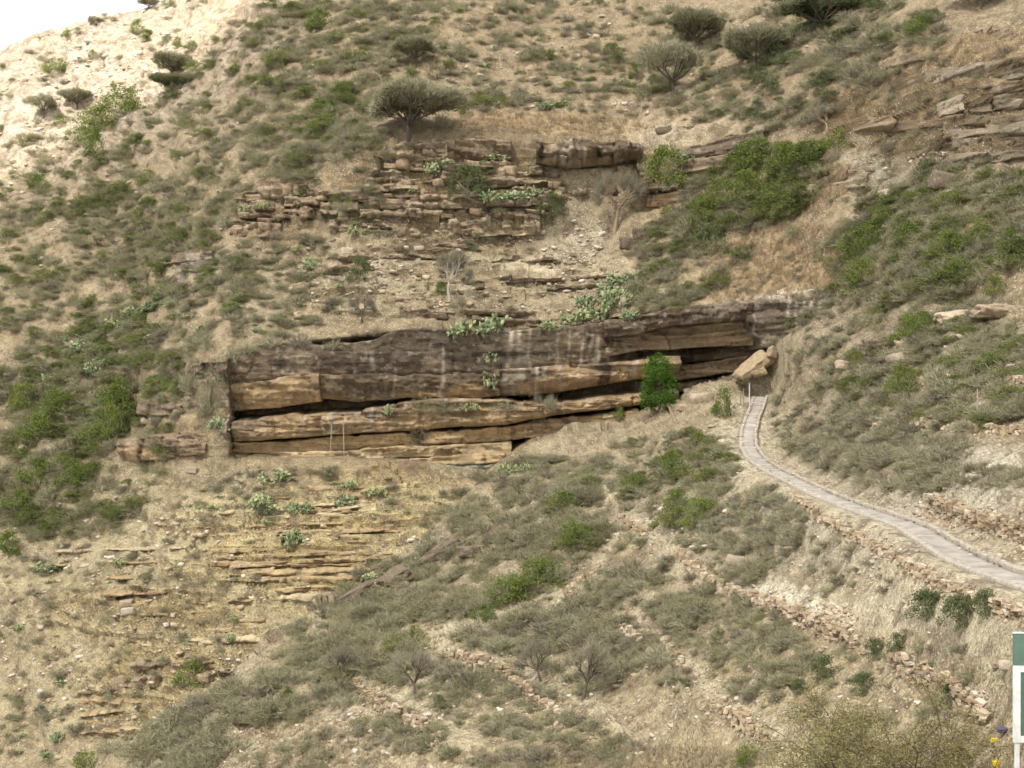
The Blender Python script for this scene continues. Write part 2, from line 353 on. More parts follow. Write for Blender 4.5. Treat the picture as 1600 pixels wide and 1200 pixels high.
ZONES2 = [(900,950,500,260,0,(0.40,0.325,0.23),0.9),(1240,938,130,20,18,(0.80,0.73,0.63),1.0),(1390,990,90,22,28,(0.72,0.64,0.53),1.0),(1290,870,130,50,20,(0.46,0.40,0.32),0.9),(1540,735,64,50,20,(0.68,0.61,0.53),1.0),
 (1440,765,50,40,-40,(0.66,0.59,0.52),1.0),(1560,850,70,40,20,(0.52,0.42,0.29),0.9),(1150,700,34,70,0,(0.54,0.46,0.35),1.0),(1020,810,60,24,20,(0.50,0.42,0.32),1.0),(1330,1060,260,130,0,(0.44,0.35,0.24),0.7),
 (1500,1050,110,60,0,(0.48,0.41,0.31),0.8),(720,1030,120,30,20,(0.48,0.40,0.29),0.8),(640,1140,120,60,20,(0.46,0.38,0.27),0.8),(1300,640,70,40,-20,(0.44,0.37,0.28),0.8),(1450,600,200,160,0,(0.34,0.275,0.20),0.8),(950,1180,200,30,0,(0.44,0.35,0.23),0.9),(1070,870,40,30,30,(0.50,0.42,0.32),1.0),(880,930,60,30,-35,(0.50,0.42,0.31),0.8)]
def blob(u, v, z):
    a = math.radians(z[4]); du, dv = u - z[0], v - z[1]
    p, q = (du*math.cos(a) + dv*math.sin(a)) / z[2], (-du*math.sin(a) + dv*math.cos(a)) / z[3]
    return np.exp(-((p*p + q*q) ** 1.5) * 0.8)
def grid_faces(ny, nx, keep=None):
    i = np.arange(ny * nx).reshape(ny, nx)
    f = np.stack([i[:-1, :-1], i[1:, :-1], i[1:, 1:], i[:-1, 1:]], -1).reshape(-1, 4)
    if keep is not None:
        k = (keep[:-1, :-1] & keep[1:, :-1] & keep[1:, 1:] & keep[:-1, 1:]).ravel(); f = f[k]
    return f
def normals(P):
    a = np.gradient(P, axis=1); b = np.gradient(P, axis=0)
    n = np.cross(a, b); n /= np.linalg.norm(n, axis=-1, keepdims=True) + 1e-9
    s = np.sign((n * -P).sum(-1)); return n * s[..., None]
def blur(A, k=2):
    for _ in range(k):
        B = A.copy(); B[1:-1, 1:-1] = (A[1:-1, 1:-1]*4 + A[:-2, 1:-1] + A[2:, 1:-1] + A[1:-1, :-2] + A[1:-1, 2:]) / 8; A = B
    return A
def catmull(pts, step):
    P = [Vector(p) for p in pts]; out = []
    for i in range(len(P) - 1):
        p0, p1, p2, p3 = P[max(i-1, 0)], P[i], P[i+1], P[min(i+2, len(P)-1)]
        n = max(2, int((p2 - p1).length / step))
        for k in range(n):
            t = k / n
            out.append(0.5 * ((2*p1) + (p2 - p0)*t + (2*p0 - 5*p1 + 4*p2 - p3)*t*t + (-p0 + 3*p1 - 3*p2 + p3)*t**3))
    out.append(P[-1]); return out
PATHW = catmull([px(*q) for q in PATH], 0.6)
PATHA = np.array([tuple(p) for p in PATHW])

# ---- main hillside
ST = 2.5
us = np.r_[np.arange(-330, -110, 5.0), np.arange(-110, 1720, ST)]; vv = np.linspace(0, 1, 660)
U = np.repeat(us[None], len(vv), 0)
vtop = np.broadcast_to(line(LTOP, us, 1)[None], U.shape); V = vtop + (1330 - vtop) * vv[:, None]
D = D1(U, V); D = blur(D, 3)
P1 = np.stack([(U - 800) / F * D, D, (HZ - V) / F * D], -1)
N1 = normals(P1)
rockw = np.zeros(U.shape)
for z in ROCK1: rockw = np.maximum(rockw, blob(U, V, z))
rockw = np.clip(rockw * np.where(V > 735, 2.0, 1.5) - 0.25 + 0.35 * fbm(P1[..., 0]*.5, P1[..., 1]*.5, P1[..., 2]*.8, 3, 5), 0, 1)
X, Y, Z = P1[..., 0], P1[..., 1], P1[..., 2]
soft = fbm(X*.12, Y*.12, Z*.12, 3, 1) * 0.9 + fbm(X*.7, Y*.7, Z*.7, 3, 2) * 0.22
gully = fbm((X + Z*0.9)*.22, Y*.05, Z*.03, 3, 8) * 0.9 * np.clip((560 - U) / 300, 0, 1)       # runnels on the left slope
ph = Z / 0.9 + 0.5 * fbm(X*.06, Y*.06, Z*.1, 2, 11)
sn = vnoise(np.floor(ph), X*.05, 0*Z, 21) * 0.55
ph = np.where(V > 750, Z / 0.42 + 0.4 * fbm(X*.06, Y*.06, Z*.1, 2, 12), ph)
led = (ph - np.floor(ph)) ** 2 * 0.45 + sn + vnoise(np.floor(X/1.9 + 3*vnoise(np.floor(ph), 0*Z, 0*Z, 4)), np.floor(ph), 0*Z, 7) * 0.28
inshel = shelter_w(U) * (V > line(L3, U, 1) + 4) * (V < line(L2, U, 1) - 2)
disp = (soft + gully) * (1 - 0.6*rockw) * (1 - inshel) + led * rockw * (1 - 0.7*inshel)
P1 = P1 + N1 * disp[..., None]
c = np.ones(U.shape + (3,)) * np.array((0.36, 0.28, 0.195))
for z in ZONES1:
    k = np.clip(blob(U, V, z) * z[6] * (1 + 0.5*fbm(X*.3, Y*.3, Z*.3, 3, 31)), 0, 1)[..., None]; c = c*(1-k) + np.array(z[5])*k
rc = np.array((0.19, 0.14, 0.09)) + (np.array((0.33, 0.24, 0.14)) - np.array((0.19, 0.14, 0.09))) * np.clip(0.5 + fbm(X*.25, Y*.1, Z*.9, 3, 41), 0, 1)[..., None]
mid_ = (np.clip((V - 385)/20, 0, 1)*np.clip((505 - V)/12, 0, 1))[..., None]; zm = Z + .3*fbm(X*.1, 0*X, Z*.2, 2, 48)
rmid = np.array((0.34, 0.265, 0.175)) + np.array((0.20, 0.19, 0.165))*np.clip(.35 + .9*vnoise(X*.12, 0*X, zm*1.3, 49) + .5*vnoise(X*.8, 0*X, zm*3, 50), 0, 1)[..., None]
rc = rc*(1 - mid_) + rmid*mid_
low = np.clip((V - 735) / 30, 0, 1)[..., None]
zb = Z - 0.02*X + 0.25*fbm(X*.08, 0*X, Z*.2, 2, 44)
bnd = 0.6*vnoise(X*.05, 0*X, zb*1.1, 43) + 0.6*vnoise(X*.10, 0*X, zb*2.9, 45) + 0.5*vnoise(X*.9, 0*X, zb*3.4, 46)
rlow = np.array((0.44, 0.335, 0.18)) + (np.array((0.64, 0.545, 0.36)) - np.array((0.44, 0.335, 0.18))) * np.clip(.5 + .75*bnd, 0, 1)[..., None]
seam = np.clip(1.6*(vnoise(X*.07, 0*X, zb*2.2, 47) - .35), 0, .7)[..., None]; rlow = rlow*(1 - seam) + np.array((0.24, 0.17, 0.095))*seam
rc = rc*(1-low) + low*rlow
rk = rockw[..., None]*(.85 - .15*low); c = c*(1 - rk) + rc*rk
# the ridge continues behind the skyline
back = np.stack([P1[0] + np.array((0, 18.0*k, 3.0 - 6.0*k*k)) for k in (3, 2, 1, .4)]); cb = np.repeat(c[:1], 4, 0)
P1x = np.concatenate([back, P1]); c = np.concatenate([cb, c])
c = soil_detail(c, P1x[..., 0], P1x[..., 1], P1x[..., 2], 300)
me = npmesh('hillside', P1x.reshape(-1, 3), grid_faces(*P1x.shape[:2]), M_ground, True, c.reshape(-1, 4))
fs = np.ones(len(me.polygons), bool); rw_ = np.concatenate([np.zeros((4, rockw.shape[1])), rockw])[:-1, :-1].ravel(); fs[rw_ > .55] = False; me.polygons.foreach_set('use_smooth', fs)
hill = tag(obj('hillside', me), 'dry stony hillside rising behind the rock shelter', None, None, 'structure')

# ---- near spur with the path
us2 = np.arange(40, 1735, ST); vs2 = np.arange(410, 1335, ST)
U, V = np.meshgrid(us2, vs2)
best = np.full(U.shape, 1e9); CU = U.copy(); CV = V.copy()
for (a, b) in zip(EDGE[:-1], EDGE[1:]):
    ab = b - a; t = np.clip(((U - a[0])*ab[0] + (V - a[1])*ab[1]) / (ab @ ab), 0, 1)
    qx, qy = a[0] + t*ab[0], a[1] + t*ab[1]; d = np.hypot(U - qx, V - qy); m = d < best
    best = np.where(m, d, best); CU = np.where(m, qx, CU); CV = np.where(m, qy, CV)
outside = V < np.interp(U, EDGE[:, 0], EDGE[:, 1])
outside |= U < EDGE[0, 0]
DD = np.where(outside, best, 0)
uu, vv2 = np.where(outside, CU, U), np.where(outside, CV, V)
D = D2(uu, vv2)
P2 = np.stack([(uu - 800) / F * D, D, (HZ - vv2) / F * D], -1)
P2 = P2 + DD[..., None] * np.array((-0.05, 0.26, -0.17)) * np.minimum(1, (D / 90))[..., None]
N2 = normals(P2); X, Y, Z = P2[..., 0], P2[..., 1], P2[..., 2]
sc = np.clip(D / 90, 0.35, 1.0)
pd = np.full(U.shape, 1e9); pz = np.zeros(U.shape)
for q in PATHA[::6]:
    d = np.hypot(X - q[0], Y - q[1]); m = d < pd; pd = np.where(m, d, pd); pz = np.where(m, q[2], pz)
mk = pd < 7; xs, ys = X[mk], Y[mk]; bd = np.full(xs.shape, 1e9); bz = np.zeros(xs.shape)     # exact distance near the path
for qa, qb in zip(PATHA[:-1], PATHA[1:]):
    e2 = qb[:2] - qa[:2]; t_ = np.clip(((xs - qa[0])*e2[0] + (ys - qa[1])*e2[1]) / (e2 @ e2), 0, 1)
    d = np.hypot(xs - qa[0] - t_*e2[0], ys - qa[1] - t_*e2[1]); m = d < bd; bd = np.where(m, d, bd); bz = np.where(m, qa[2] + t_*(qb[2] - qa[2]), bz)
pd[mk] = bd; pz[mk] = bz
kp = np.clip((pd - 1.8) / 2.5, 0, 1); kp = kp*kp*(3 - 2*kp)
d2 = fbm(X*.22, Y*.22, Z*.22, 3, 3) * 0.55 + fbm(X*1.1, Y*1.1, Z*1.1, 3, 4) * 0.16
ter = Z / 1.9 + 0.35*fbm(X*.05, Y*.05, 0*Z, 2, 51); fr = ter - np.floor(ter)
d2 += (fr ** 3 - 0.3) * 0.75 * np.clip((V - 620)/100, 0, 1)                                 # old terraces
gl = np.clip(blob(U, V, (1330,890,170,80,25)) + blob(U, V, (1500,790,120,60,20)), 0, 1)
d2 += gl * fbm((X - Y*.35)*.9, Y*.15, Z*.2, 3, 61) * 0.55                                      # eroded bank
P2 = P2 + N2 * (d2 * sc * kp)[..., None]
kz = np.clip((pd - 1.35) / 1.6, 0, 1)
P2[..., 2] = np.where(outside, P2[..., 2], P2[..., 2]*kz + (pz + np.where(pd > 0.85, 0.0, -0.25))*(1 - kz))
c = np.ones(U.shape + (3,)) * np.array((0.38, 0.305, 0.215))
for z in ZONES2:
    k = np.clip(blob(U, V, z) * z[6] * (1 + 0.6*fbm(X*.4, Y*.4, Z*.4, 3, 32)), 0, 1)[..., None]; c = c*(1-k) + np.array(z[5])*k
k = (track_w(U, V, 11) * np.clip(.8 + .5*fbm(X*.5, Y*.5, Z*.5, 2, 35), 0, 1) * .9)[..., None]; c = c*(1-k) + np.array((0.55, 0.47, 0.355))*k
k = (np.clip(1 - (pd - 1.2)/1.8, 0, 1) * 0.8)[..., None]; c = c*(1-k) + np.array((0.54, 0.46, 0.36))*k
c = soil_detail(c, P2[..., 0]*1.4, P2[..., 1]*1.4, P2[..., 2]*1.4, 330)
me = npmesh('spur', P2.reshape(-1, 3), grid_faces(*U.shape, DD < 75), M_ground, True, c.reshape(-1, 4))
spur = tag(obj('terraced_slope', me), 'terraced near slope carrying the footpath', None, None, 'structure')

# ------------------------------------------------------------------ bedrock: layers and blocks
BROWN, DARK, OCHRE, TAN, GREY = (0.165,0.12,0.08), (0.115,0.088,0.062), (0.41,0.295,0.17), (0.40,0.31,0.20), (0.27,0.23,0.185)
def lerp3(a, b, k): return np.array(a) * (1 - k[..., None]) + np.array(b) * k[..., None]
def layer(parent, top, bot, dep=None, name='rock_layer', cols=(BROWN, OCHRE), split=0.75, back=7.0, bed=0.3, joint=0.25, jw=3.0, under=0.0, seed=0, lean=0.0, spans=None, round_=0.07, mat=None, edge=1.0, pro=None, streak=1.0, wander=0.0, spall=0.35, crack=0.45):
    """a bed of rock: front face between two edge lines at a real depth, with a top and an underside that run back into the hill"""
    u0, u1 = max(top[0][0], bot[0][0]), min(top[-1][0], bot[-1][0])
    us = np.arange(u0, u1 + 1e-3, 2.2)
    ip = lambda L: np.interp(us, [q[0] for q in L], [q[1] for q in L])
    vt, vb = ip(top), ip(bot); D = ip(dep) if pro is None else D1(us, (vt + vb)/2) - pro
    x0 = (us - 800) / F * D
    vt = vt + edge*(0.8*fbm(x0*.35, 0*x0, 0*x0 + seed, 3, seed+70) + 1.2*vnoise(np.floor(x0/1.1 + .4*vnoise(x0*.6, 0*x0, 0*x0, seed)), 0*x0, 0*x0, seed+71) + 1.1*vnoise(np.floor(x0/3.1), 0*x0, 0*x0, seed+72))
    vb = np.maximum(vb + edge*(0.9*fbm(x0*.3, 0*x0, 0*x0 + seed, 3, seed+80) + .8*vnoise(np.floor(x0/1.7), 0*x0, 0*x0, seed+81)), vt + 2)
    n = max(5, int((vb - vt).max() / 2.0)); t = np.linspace(0, 1, n)
    Vg = vt[None] + (vb - vt)[None] * t[:, None]; Dg = np.repeat(D[None], n, 0); Ug = np.repeat(us[None], n, 0)
    Xg = (Ug - 800) / F * Dg; Zg = (HZ - Vg) / F * Dg
    H = ((vb - vt) / F * D)[None]
    e = np.minimum(t, 1 - t)[:, None] * H
    off = round_ * np.exp(-e / 0.16) + under * np.clip((t[:, None] - 0.45) / 0.55, 0, 1) ** 1.5 + lean * (0.5 - t[:, None])
    pz = Zg / 0.42 - Xg*0.01 + 0.35*fbm(Xg*.12, 0*Xg, Zg*.3, 2, seed+3)
    f = pz - np.floor(pz)
    off = off + bed * (0.8*vnoise(np.floor(pz), Xg*.09, 0*Xg, seed+5) + 0.5*(f - 0.5)**2 + 0.35*fbm(Xg*.5, 0*Xg, Zg*2.2, 3, seed+6))
    cell = Xg / jw + 0.5*vnoise(Xg*.3, 0*Xg, Zg*.15, seed+8); cf = cell - np.floor(cell)
    off = off + joint * vnoise(np.floor(cell), 0*Xg, np.floor(Zg/2.2), seed+9) + 0.5*joint*(np.exp(-cf/0.03) + np.exp(-(1-cf)/0.03))
    off = off + 0.22 * fbm(Xg*.18, 0*Xg, Zg*.2, 2, seed+10) + wander * (fbm(Xg*.16, 0*Xg, Zg*.35, 2, seed+11) + .05)
    sp = 2.2*fbm(Xg*.32 + .3*np.floor(pz), 0*Xg, Zg*.8, 3, seed+12); off = off + spall*np.floor(sp + .5)*.6 + .12*fbm(Xg*1.5, 0*Xg, Zg*1.8, 3, seed+13)
    FR = np.stack([Xg, Dg + off, Zg], -1)
    hb = np.array([0.06, 0.25, 1.0]) * back
    tp = np.stack([FR[0] + np.stack([0*us, 0*us + b, 0*us + b*0.10], -1) for b in hb[::-1]])
    bt = np.stack([FR[-1] + np.stack([0*us, 0*us + b, 0*us + b*0.02], -1) for b in hb])
    G = np.concatenate([tp, FR, bt])
    s0 = G[:, :1] + np.array((0.15, back, 0)); s1 = G[:, -1:] + np.array((-0.15, back, 0))
    G = np.concatenate([s0, G, s1], 1)
    T = np.concatenate([np.zeros(3), t, np.ones(3)])[:, None] + 0*G[..., 0]
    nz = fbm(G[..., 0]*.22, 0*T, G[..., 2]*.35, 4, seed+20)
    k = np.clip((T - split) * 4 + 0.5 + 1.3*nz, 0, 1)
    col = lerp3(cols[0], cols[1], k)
    if len(cols) > 2:
        k2 = np.clip(2.0*fbm(G[..., 0]*.4, 0*T, G[..., 2]*.25, 3, seed+25) - 0.5, 0, .8); col = col*(1 - k2[..., None]) + np.array(cols[2])*k2[..., None]
    if spans:                                             # stretches where fresh stone has broken through the dark varnish
        for (ua, ub, cc, st, *fe) in spans:
            fe = fe[0] if fe else 12
            uu_ = np.concatenate([us[:1], us, us[-1:]])[None]
            uw = uu_ + (0 if fe >= 12 else 1.0)*(2.5*fbm(G[..., 2]*.8, 0*nz, 0*nz + ua, 2, seed+26) + 3.0*(T - .5))
            k3 = np.clip((uw - ua)/fe, 0, 1) * np.clip((ub - uw)/fe, 0, 1) * st * np.clip(0.75 + nz, 0, 1)
            col = col*(1 - k3[..., None]) + np.array(cc)*k3[..., None]
    col = rock_detail(col, G[..., 0], G[..., 2], seed, streak, crack)
    me = npmesh(name, G.reshape(-1, 3), grid_faces(*G.shape[:2]), mat or M_rock, False, col.reshape(-1, 3))
    return obj(name, me, parent)

A_D = [(340,131),(450,130.6),(600,132),(760,134),(900,134.3),(960,133),(1010,131.5),(1100,127.5),(1200,122.5),(1310,118.2)]
def dshift(L, d): return [(u, D + d) for u, D in L]
shelter = empty('rock_shelter', px(780, 700, 130), 'long sandstone cliff with deep dark overhang, just above the terraced slope', 'cliff')
# cap rock, left and middle
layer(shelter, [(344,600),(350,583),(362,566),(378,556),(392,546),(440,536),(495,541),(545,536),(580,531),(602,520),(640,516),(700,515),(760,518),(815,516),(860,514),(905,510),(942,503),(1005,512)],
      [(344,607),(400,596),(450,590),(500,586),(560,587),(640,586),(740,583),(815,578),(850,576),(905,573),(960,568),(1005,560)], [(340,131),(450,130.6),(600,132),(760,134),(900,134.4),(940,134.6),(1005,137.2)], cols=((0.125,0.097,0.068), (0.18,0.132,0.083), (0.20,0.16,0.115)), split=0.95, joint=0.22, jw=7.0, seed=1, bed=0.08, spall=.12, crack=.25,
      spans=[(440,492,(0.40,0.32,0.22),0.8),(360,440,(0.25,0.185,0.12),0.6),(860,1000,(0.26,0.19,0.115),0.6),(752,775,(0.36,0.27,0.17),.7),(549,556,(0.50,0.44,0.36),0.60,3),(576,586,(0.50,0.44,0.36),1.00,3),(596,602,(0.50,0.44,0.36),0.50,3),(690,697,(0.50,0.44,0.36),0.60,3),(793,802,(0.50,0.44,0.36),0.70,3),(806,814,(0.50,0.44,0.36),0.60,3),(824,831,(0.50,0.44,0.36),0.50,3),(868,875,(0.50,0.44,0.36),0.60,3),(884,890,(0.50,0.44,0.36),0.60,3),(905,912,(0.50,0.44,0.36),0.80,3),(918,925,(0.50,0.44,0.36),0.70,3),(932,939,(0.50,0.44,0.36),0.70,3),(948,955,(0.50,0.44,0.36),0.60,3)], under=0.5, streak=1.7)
# cap over the hollow on the right
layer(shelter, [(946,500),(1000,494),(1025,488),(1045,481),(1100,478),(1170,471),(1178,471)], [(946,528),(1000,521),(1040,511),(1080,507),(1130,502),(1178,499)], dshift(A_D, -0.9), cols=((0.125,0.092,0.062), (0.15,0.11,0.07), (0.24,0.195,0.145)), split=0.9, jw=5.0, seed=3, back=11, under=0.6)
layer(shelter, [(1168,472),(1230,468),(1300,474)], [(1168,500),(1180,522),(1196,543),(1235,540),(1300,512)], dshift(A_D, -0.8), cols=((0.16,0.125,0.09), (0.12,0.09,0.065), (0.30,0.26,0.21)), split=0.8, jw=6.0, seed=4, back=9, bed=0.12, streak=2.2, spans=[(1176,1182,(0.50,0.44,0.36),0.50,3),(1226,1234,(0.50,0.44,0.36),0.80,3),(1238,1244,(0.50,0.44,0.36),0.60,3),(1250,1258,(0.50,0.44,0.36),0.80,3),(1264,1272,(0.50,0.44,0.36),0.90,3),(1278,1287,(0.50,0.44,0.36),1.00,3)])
# bed inside the hollow
layer(shelter, [(946,527),(1000,517),(1165,500),(1179,500)], [(946,556),(975,552),(1000,548),(1060,545),(1120,540),(1179,538)], dshift(A_D, 2.0), cols=((0.40,0.29,0.17), (0.33,0.235,0.135), (0.27,0.20,0.12)), split=0.6, jw=7.0, seed=5, back=7, bed=0.45)
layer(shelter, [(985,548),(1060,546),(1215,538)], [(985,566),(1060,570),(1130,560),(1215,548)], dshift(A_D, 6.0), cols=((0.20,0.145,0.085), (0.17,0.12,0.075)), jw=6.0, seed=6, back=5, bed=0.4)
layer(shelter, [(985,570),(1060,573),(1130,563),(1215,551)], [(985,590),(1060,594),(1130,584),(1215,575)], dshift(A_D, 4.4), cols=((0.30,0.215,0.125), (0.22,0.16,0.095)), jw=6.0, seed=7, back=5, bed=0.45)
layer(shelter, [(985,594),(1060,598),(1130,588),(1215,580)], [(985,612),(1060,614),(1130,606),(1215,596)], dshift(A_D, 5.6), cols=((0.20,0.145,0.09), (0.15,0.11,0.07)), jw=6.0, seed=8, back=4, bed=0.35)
# middle bed
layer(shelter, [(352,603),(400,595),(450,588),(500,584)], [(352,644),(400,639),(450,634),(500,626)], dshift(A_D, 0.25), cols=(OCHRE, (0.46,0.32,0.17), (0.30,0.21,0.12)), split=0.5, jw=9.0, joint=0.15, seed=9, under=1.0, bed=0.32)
layer(shelter, [(497,584),(560,584),(640,583),(735,581),(782,578)], [(497,624),(520,624),(560,627),(640,622),(670,626),(740,622),(782,618)], dshift(A_D, 0.3), cols=((0.17,0.125,0.08), (0.37,0.26,0.14)), split=0.78, jw=5.0, seed=10, bed=0.2, joint=0.2, under=0.8, spans=[(578,588,(0.50,0.44,0.36),0.90,3),(600,607,(0.50,0.44,0.36),0.50,3),(612,618,(0.50,0.44,0.36),0.50,3),(686,694,(0.50,0.44,0.36),0.70,3),(640,646,(0.50,0.44,0.36),0.40,3)])
layer(shelter, [(768,578),(850,572),(905,569),(960,569),(1000,562),(1065,556)], [(768,620),(830,617),(870,612),(920,604),(1000,592),(1065,582)], dshift(A_D, 0.4), cols=((0.21,0.16,0.11), OCHRE, (0.46,0.38,0.28)), split=0.55, jw=4.0, seed=11, streak=1.6, under=2.2, bed=0.35, spans=[(860,1060,(0.42,0.29,0.155),0.7),(786,794,(0.50,0.44,0.36),0.90,3),(798,805,(0.50,0.44,0.36),0.80,3),(810,816,(0.50,0.44,0.36),0.60,3),(834,842,(0.50,0.44,0.36),0.90,3),(850,856,(0.50,0.44,0.36),0.60,3),(874,881,(0.50,0.44,0.36),0.60,3),(900,906,(0.50,0.44,0.36),0.50,3),(985,997,(0.50,0.44,0.36),0.60,3)])
# lower bed and the ochre undercut beneath it
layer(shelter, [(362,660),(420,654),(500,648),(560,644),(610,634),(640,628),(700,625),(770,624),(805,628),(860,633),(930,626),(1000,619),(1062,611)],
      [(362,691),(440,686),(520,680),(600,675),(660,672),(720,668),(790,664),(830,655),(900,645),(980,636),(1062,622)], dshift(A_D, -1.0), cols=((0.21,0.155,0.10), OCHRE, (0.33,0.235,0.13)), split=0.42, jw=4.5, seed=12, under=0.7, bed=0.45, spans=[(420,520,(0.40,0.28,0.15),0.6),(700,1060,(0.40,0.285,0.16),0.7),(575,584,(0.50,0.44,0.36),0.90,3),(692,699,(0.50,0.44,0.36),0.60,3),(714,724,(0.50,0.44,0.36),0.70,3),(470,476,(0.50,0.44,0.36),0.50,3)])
layer(shelter, [(360,692),(440,689),(520,683),(600,679),(700,674),(790,668),(850,656),(1000,640)], [(360,712),(440,708),(520,704),(600,700),(700,694),(790,690),(850,680),(1000,660)], dshift(A_D, 0.2), cols=((0.50,0.36,0.19), (0.46,0.33,0.18)), jw=8.0, seed=13, bed=0.35, joint=0.12)
layer(shelter, [(366,711),(520,706),(660,697),(800,690)], [(366,727),(520,722),(660,715),(800,712)], dshift(A_D, -0.1), cols=((0.52,0.395,0.23), (0.50,0.40,0.26)), jw=8.0, seed=14, bed=0.3, joint=0.12)
layer(shelter, [(640,716),(720,712),(790,708)], [(640,730),(720,727),(790,722)], dshift(A_D, -0.6), cols=((0.46,0.34,0.19), (0.42,0.32,0.19)), jw=8.0, seed=15, bed=0.3, joint=0.12)
layer(shelter, [(655,730),(720,727),(775,723)], [(655,745),(720,743),(775,738)], dshift(A_D, -0.5), cols=((0.50,0.49,0.38), (0.48,0.45,0.32)), jw=8.0, seed=16, bed=0.15, joint=0.1)
# left buttress
layer(shelter, [(284,590),(300,572),(330,566),(384,560)], [(284,630),(300,650),(330,668),(384,712)], None, pro=1.3, cols=((0.17,0.13,0.09), (0.25,0.19,0.125)), jw=1.9, joint=0.6, seed=17, back=5, wander=.8, edge=2.0)
layer(shelter, [(216,632),(250,630),(282,634)], [(216,648),(250,649),(282,647)], None, pro=1.2, cols=((0.24,0.185,0.125), OCHRE), jw=2.0, joint=0.5, seed=18, back=4)
layer(shelter, [(184,690),(205,684),(250,682),(290,680),(322,690)], [(184,716),(205,721),(250,720),(290,712),(322,708)], None, pro=1.4, cols=((0.23,0.17,0.11), OCHRE), split=0.6, jw=2.6, joint=0.4, seed=19, back=5, under=0.5)
# thin broken ledge above the cap
layer(shelter, [(625,487),(660,484),(700,489)], [(625,500),(660,503),(700,502)], [(625,137.5),(700,138)], cols=(BROWN, TAN), jw=2.2, joint=0.4, seed=20, back=4)
layer(shelter, [(725,482),(760,484),(800,486),(850,486),(900,478)], [(725,491),(760,492),(800,497),(850,497),(900,484)], [(725,138),(900,139)], cols=((0.25,0.19,0.125), TAN), jw=2.5, joint=0.4, seed=21, back=4, under=0.8)
layer(shelter, [(738,494),(800,499),(850,499),(880,495)], [(738,507),(800,510),(850,509),(880,503)], [(738,137.2),(880,138)], cols=((0.21,0.16,0.105), TAN), jw=1.4, joint=0.5, seed=22, back=4)
layer(shelter, [(460,489),(520,487),(560,489)], [(460,498),(520,496),(560,499)], [(460,138),(560,138)], cols=(TAN, (0.27,0.205,0.135)), jw=2.4, joint=0.4, seed=23, back=4)
# tilted slab at the mouth of the hollow
def boulder_mesh(name, seed, mat, n=5, sharp=0.55, flat=1.0):
    V_, F_, idx = [], [], {}
    def vid(p):
        k = tuple(round(q, 5) for q in p)
        if k not in idx: idx[k] = len(V_); V_.append(p)
        return idx[k]
    for ax in range(3):
        for s in (-1, 1):
            for i in range(n):
                for j in range(n):
                    q = []
                    for (a, b) in ((i, j), (i+1, j), (i+1, j+1), (i, j+1)):
                        p = [0, 0, 0]; p[ax] = s; p[(ax+1) % 3] = -1 + 2*a/n; p[(ax+2) % 3] = -1 + 2*b/n; q.append(vid(tuple(p)))
                    F_.append(q if s > 0 else q[::-1])
    P = np.array(V_, float); L = np.linalg.norm(P, axis=1, keepdims=True)
    P = P * sharp + (P / L) * 1.15 * (1 - sharp)
    d = 0.20*fbm(P[:, 0]*1.1, P[:, 1]*1.1, P[:, 2]*1.1, 3, seed); P = P * (1 + d[:, None])
    P = P + 0.07*np.stack([vnoise(P[:, 0]*3, P[:, 1]*3, P[:, 2]*3, seed+k) for k in (5, 6, 7)], -1)
    P[:, 2] *= flat
    return npmesh(name, P*0.5, np.array(F_), mat)
BLOCKS = [boulder_mesh('rock_block', 100+i, M_block, 3, 0.97) for i in range(8)]
M_boulder = mat_stone('boulder_stone', [(0.28,0.22,0.15),(0.44,0.375,0.285),(0.35,0.28,0.19),(0.50,0.44,0.355)])
BOULD = [boulder_mesh('boulder', 200+i, M_boulder, 5, 0.72) for i in range(6)]
SLABM = boulder_mesh('slab', 301, mat_stone('tan_boulder', [(0.30,0.23,0.14),(0.36,0.28,0.18)]), 6, 0.9)
rng = random.Random(7)
def inst(name, me, parent, loc, scale, rot=(0, 0, 0)):
    o = bpy.data.objects.new(name, me); COL.objects.link(o)
    o.location, o.scale, o.rotation_euler = loc, scale, rot
    if parent is not None:
        o.parent = parent; o.matrix_parent_inverse = Matrix.Translation(-parent.location)
    return o
s_ = inst('leaning_boulder', SLABM, None, px(1176, 573, 120.2), (3.5, 1.9, 1.0), (R(16), R(-36), R(14)))
tag(s_, 'long pale leaning slab at the right mouth of the dark hollow', 'boulder')
s_ = inst('leaning_boulder', SLABM, None, px(1206, 550, 119.4), (0.6, 0.7, 1.0), (R(0), R(12), R(30)))
tag(s_, 'small upright tan block at the top end of the leaning slab', 'boulder')
s_ = inst('leaning_boulder', SLABM, None, px(1186, 582, 119.4), (1.2, 0.9, 0.7), (R(8), R(-20), R(-10)))
tag(s_, 'chunky tan block wedged under the leaning slab', 'boulder')

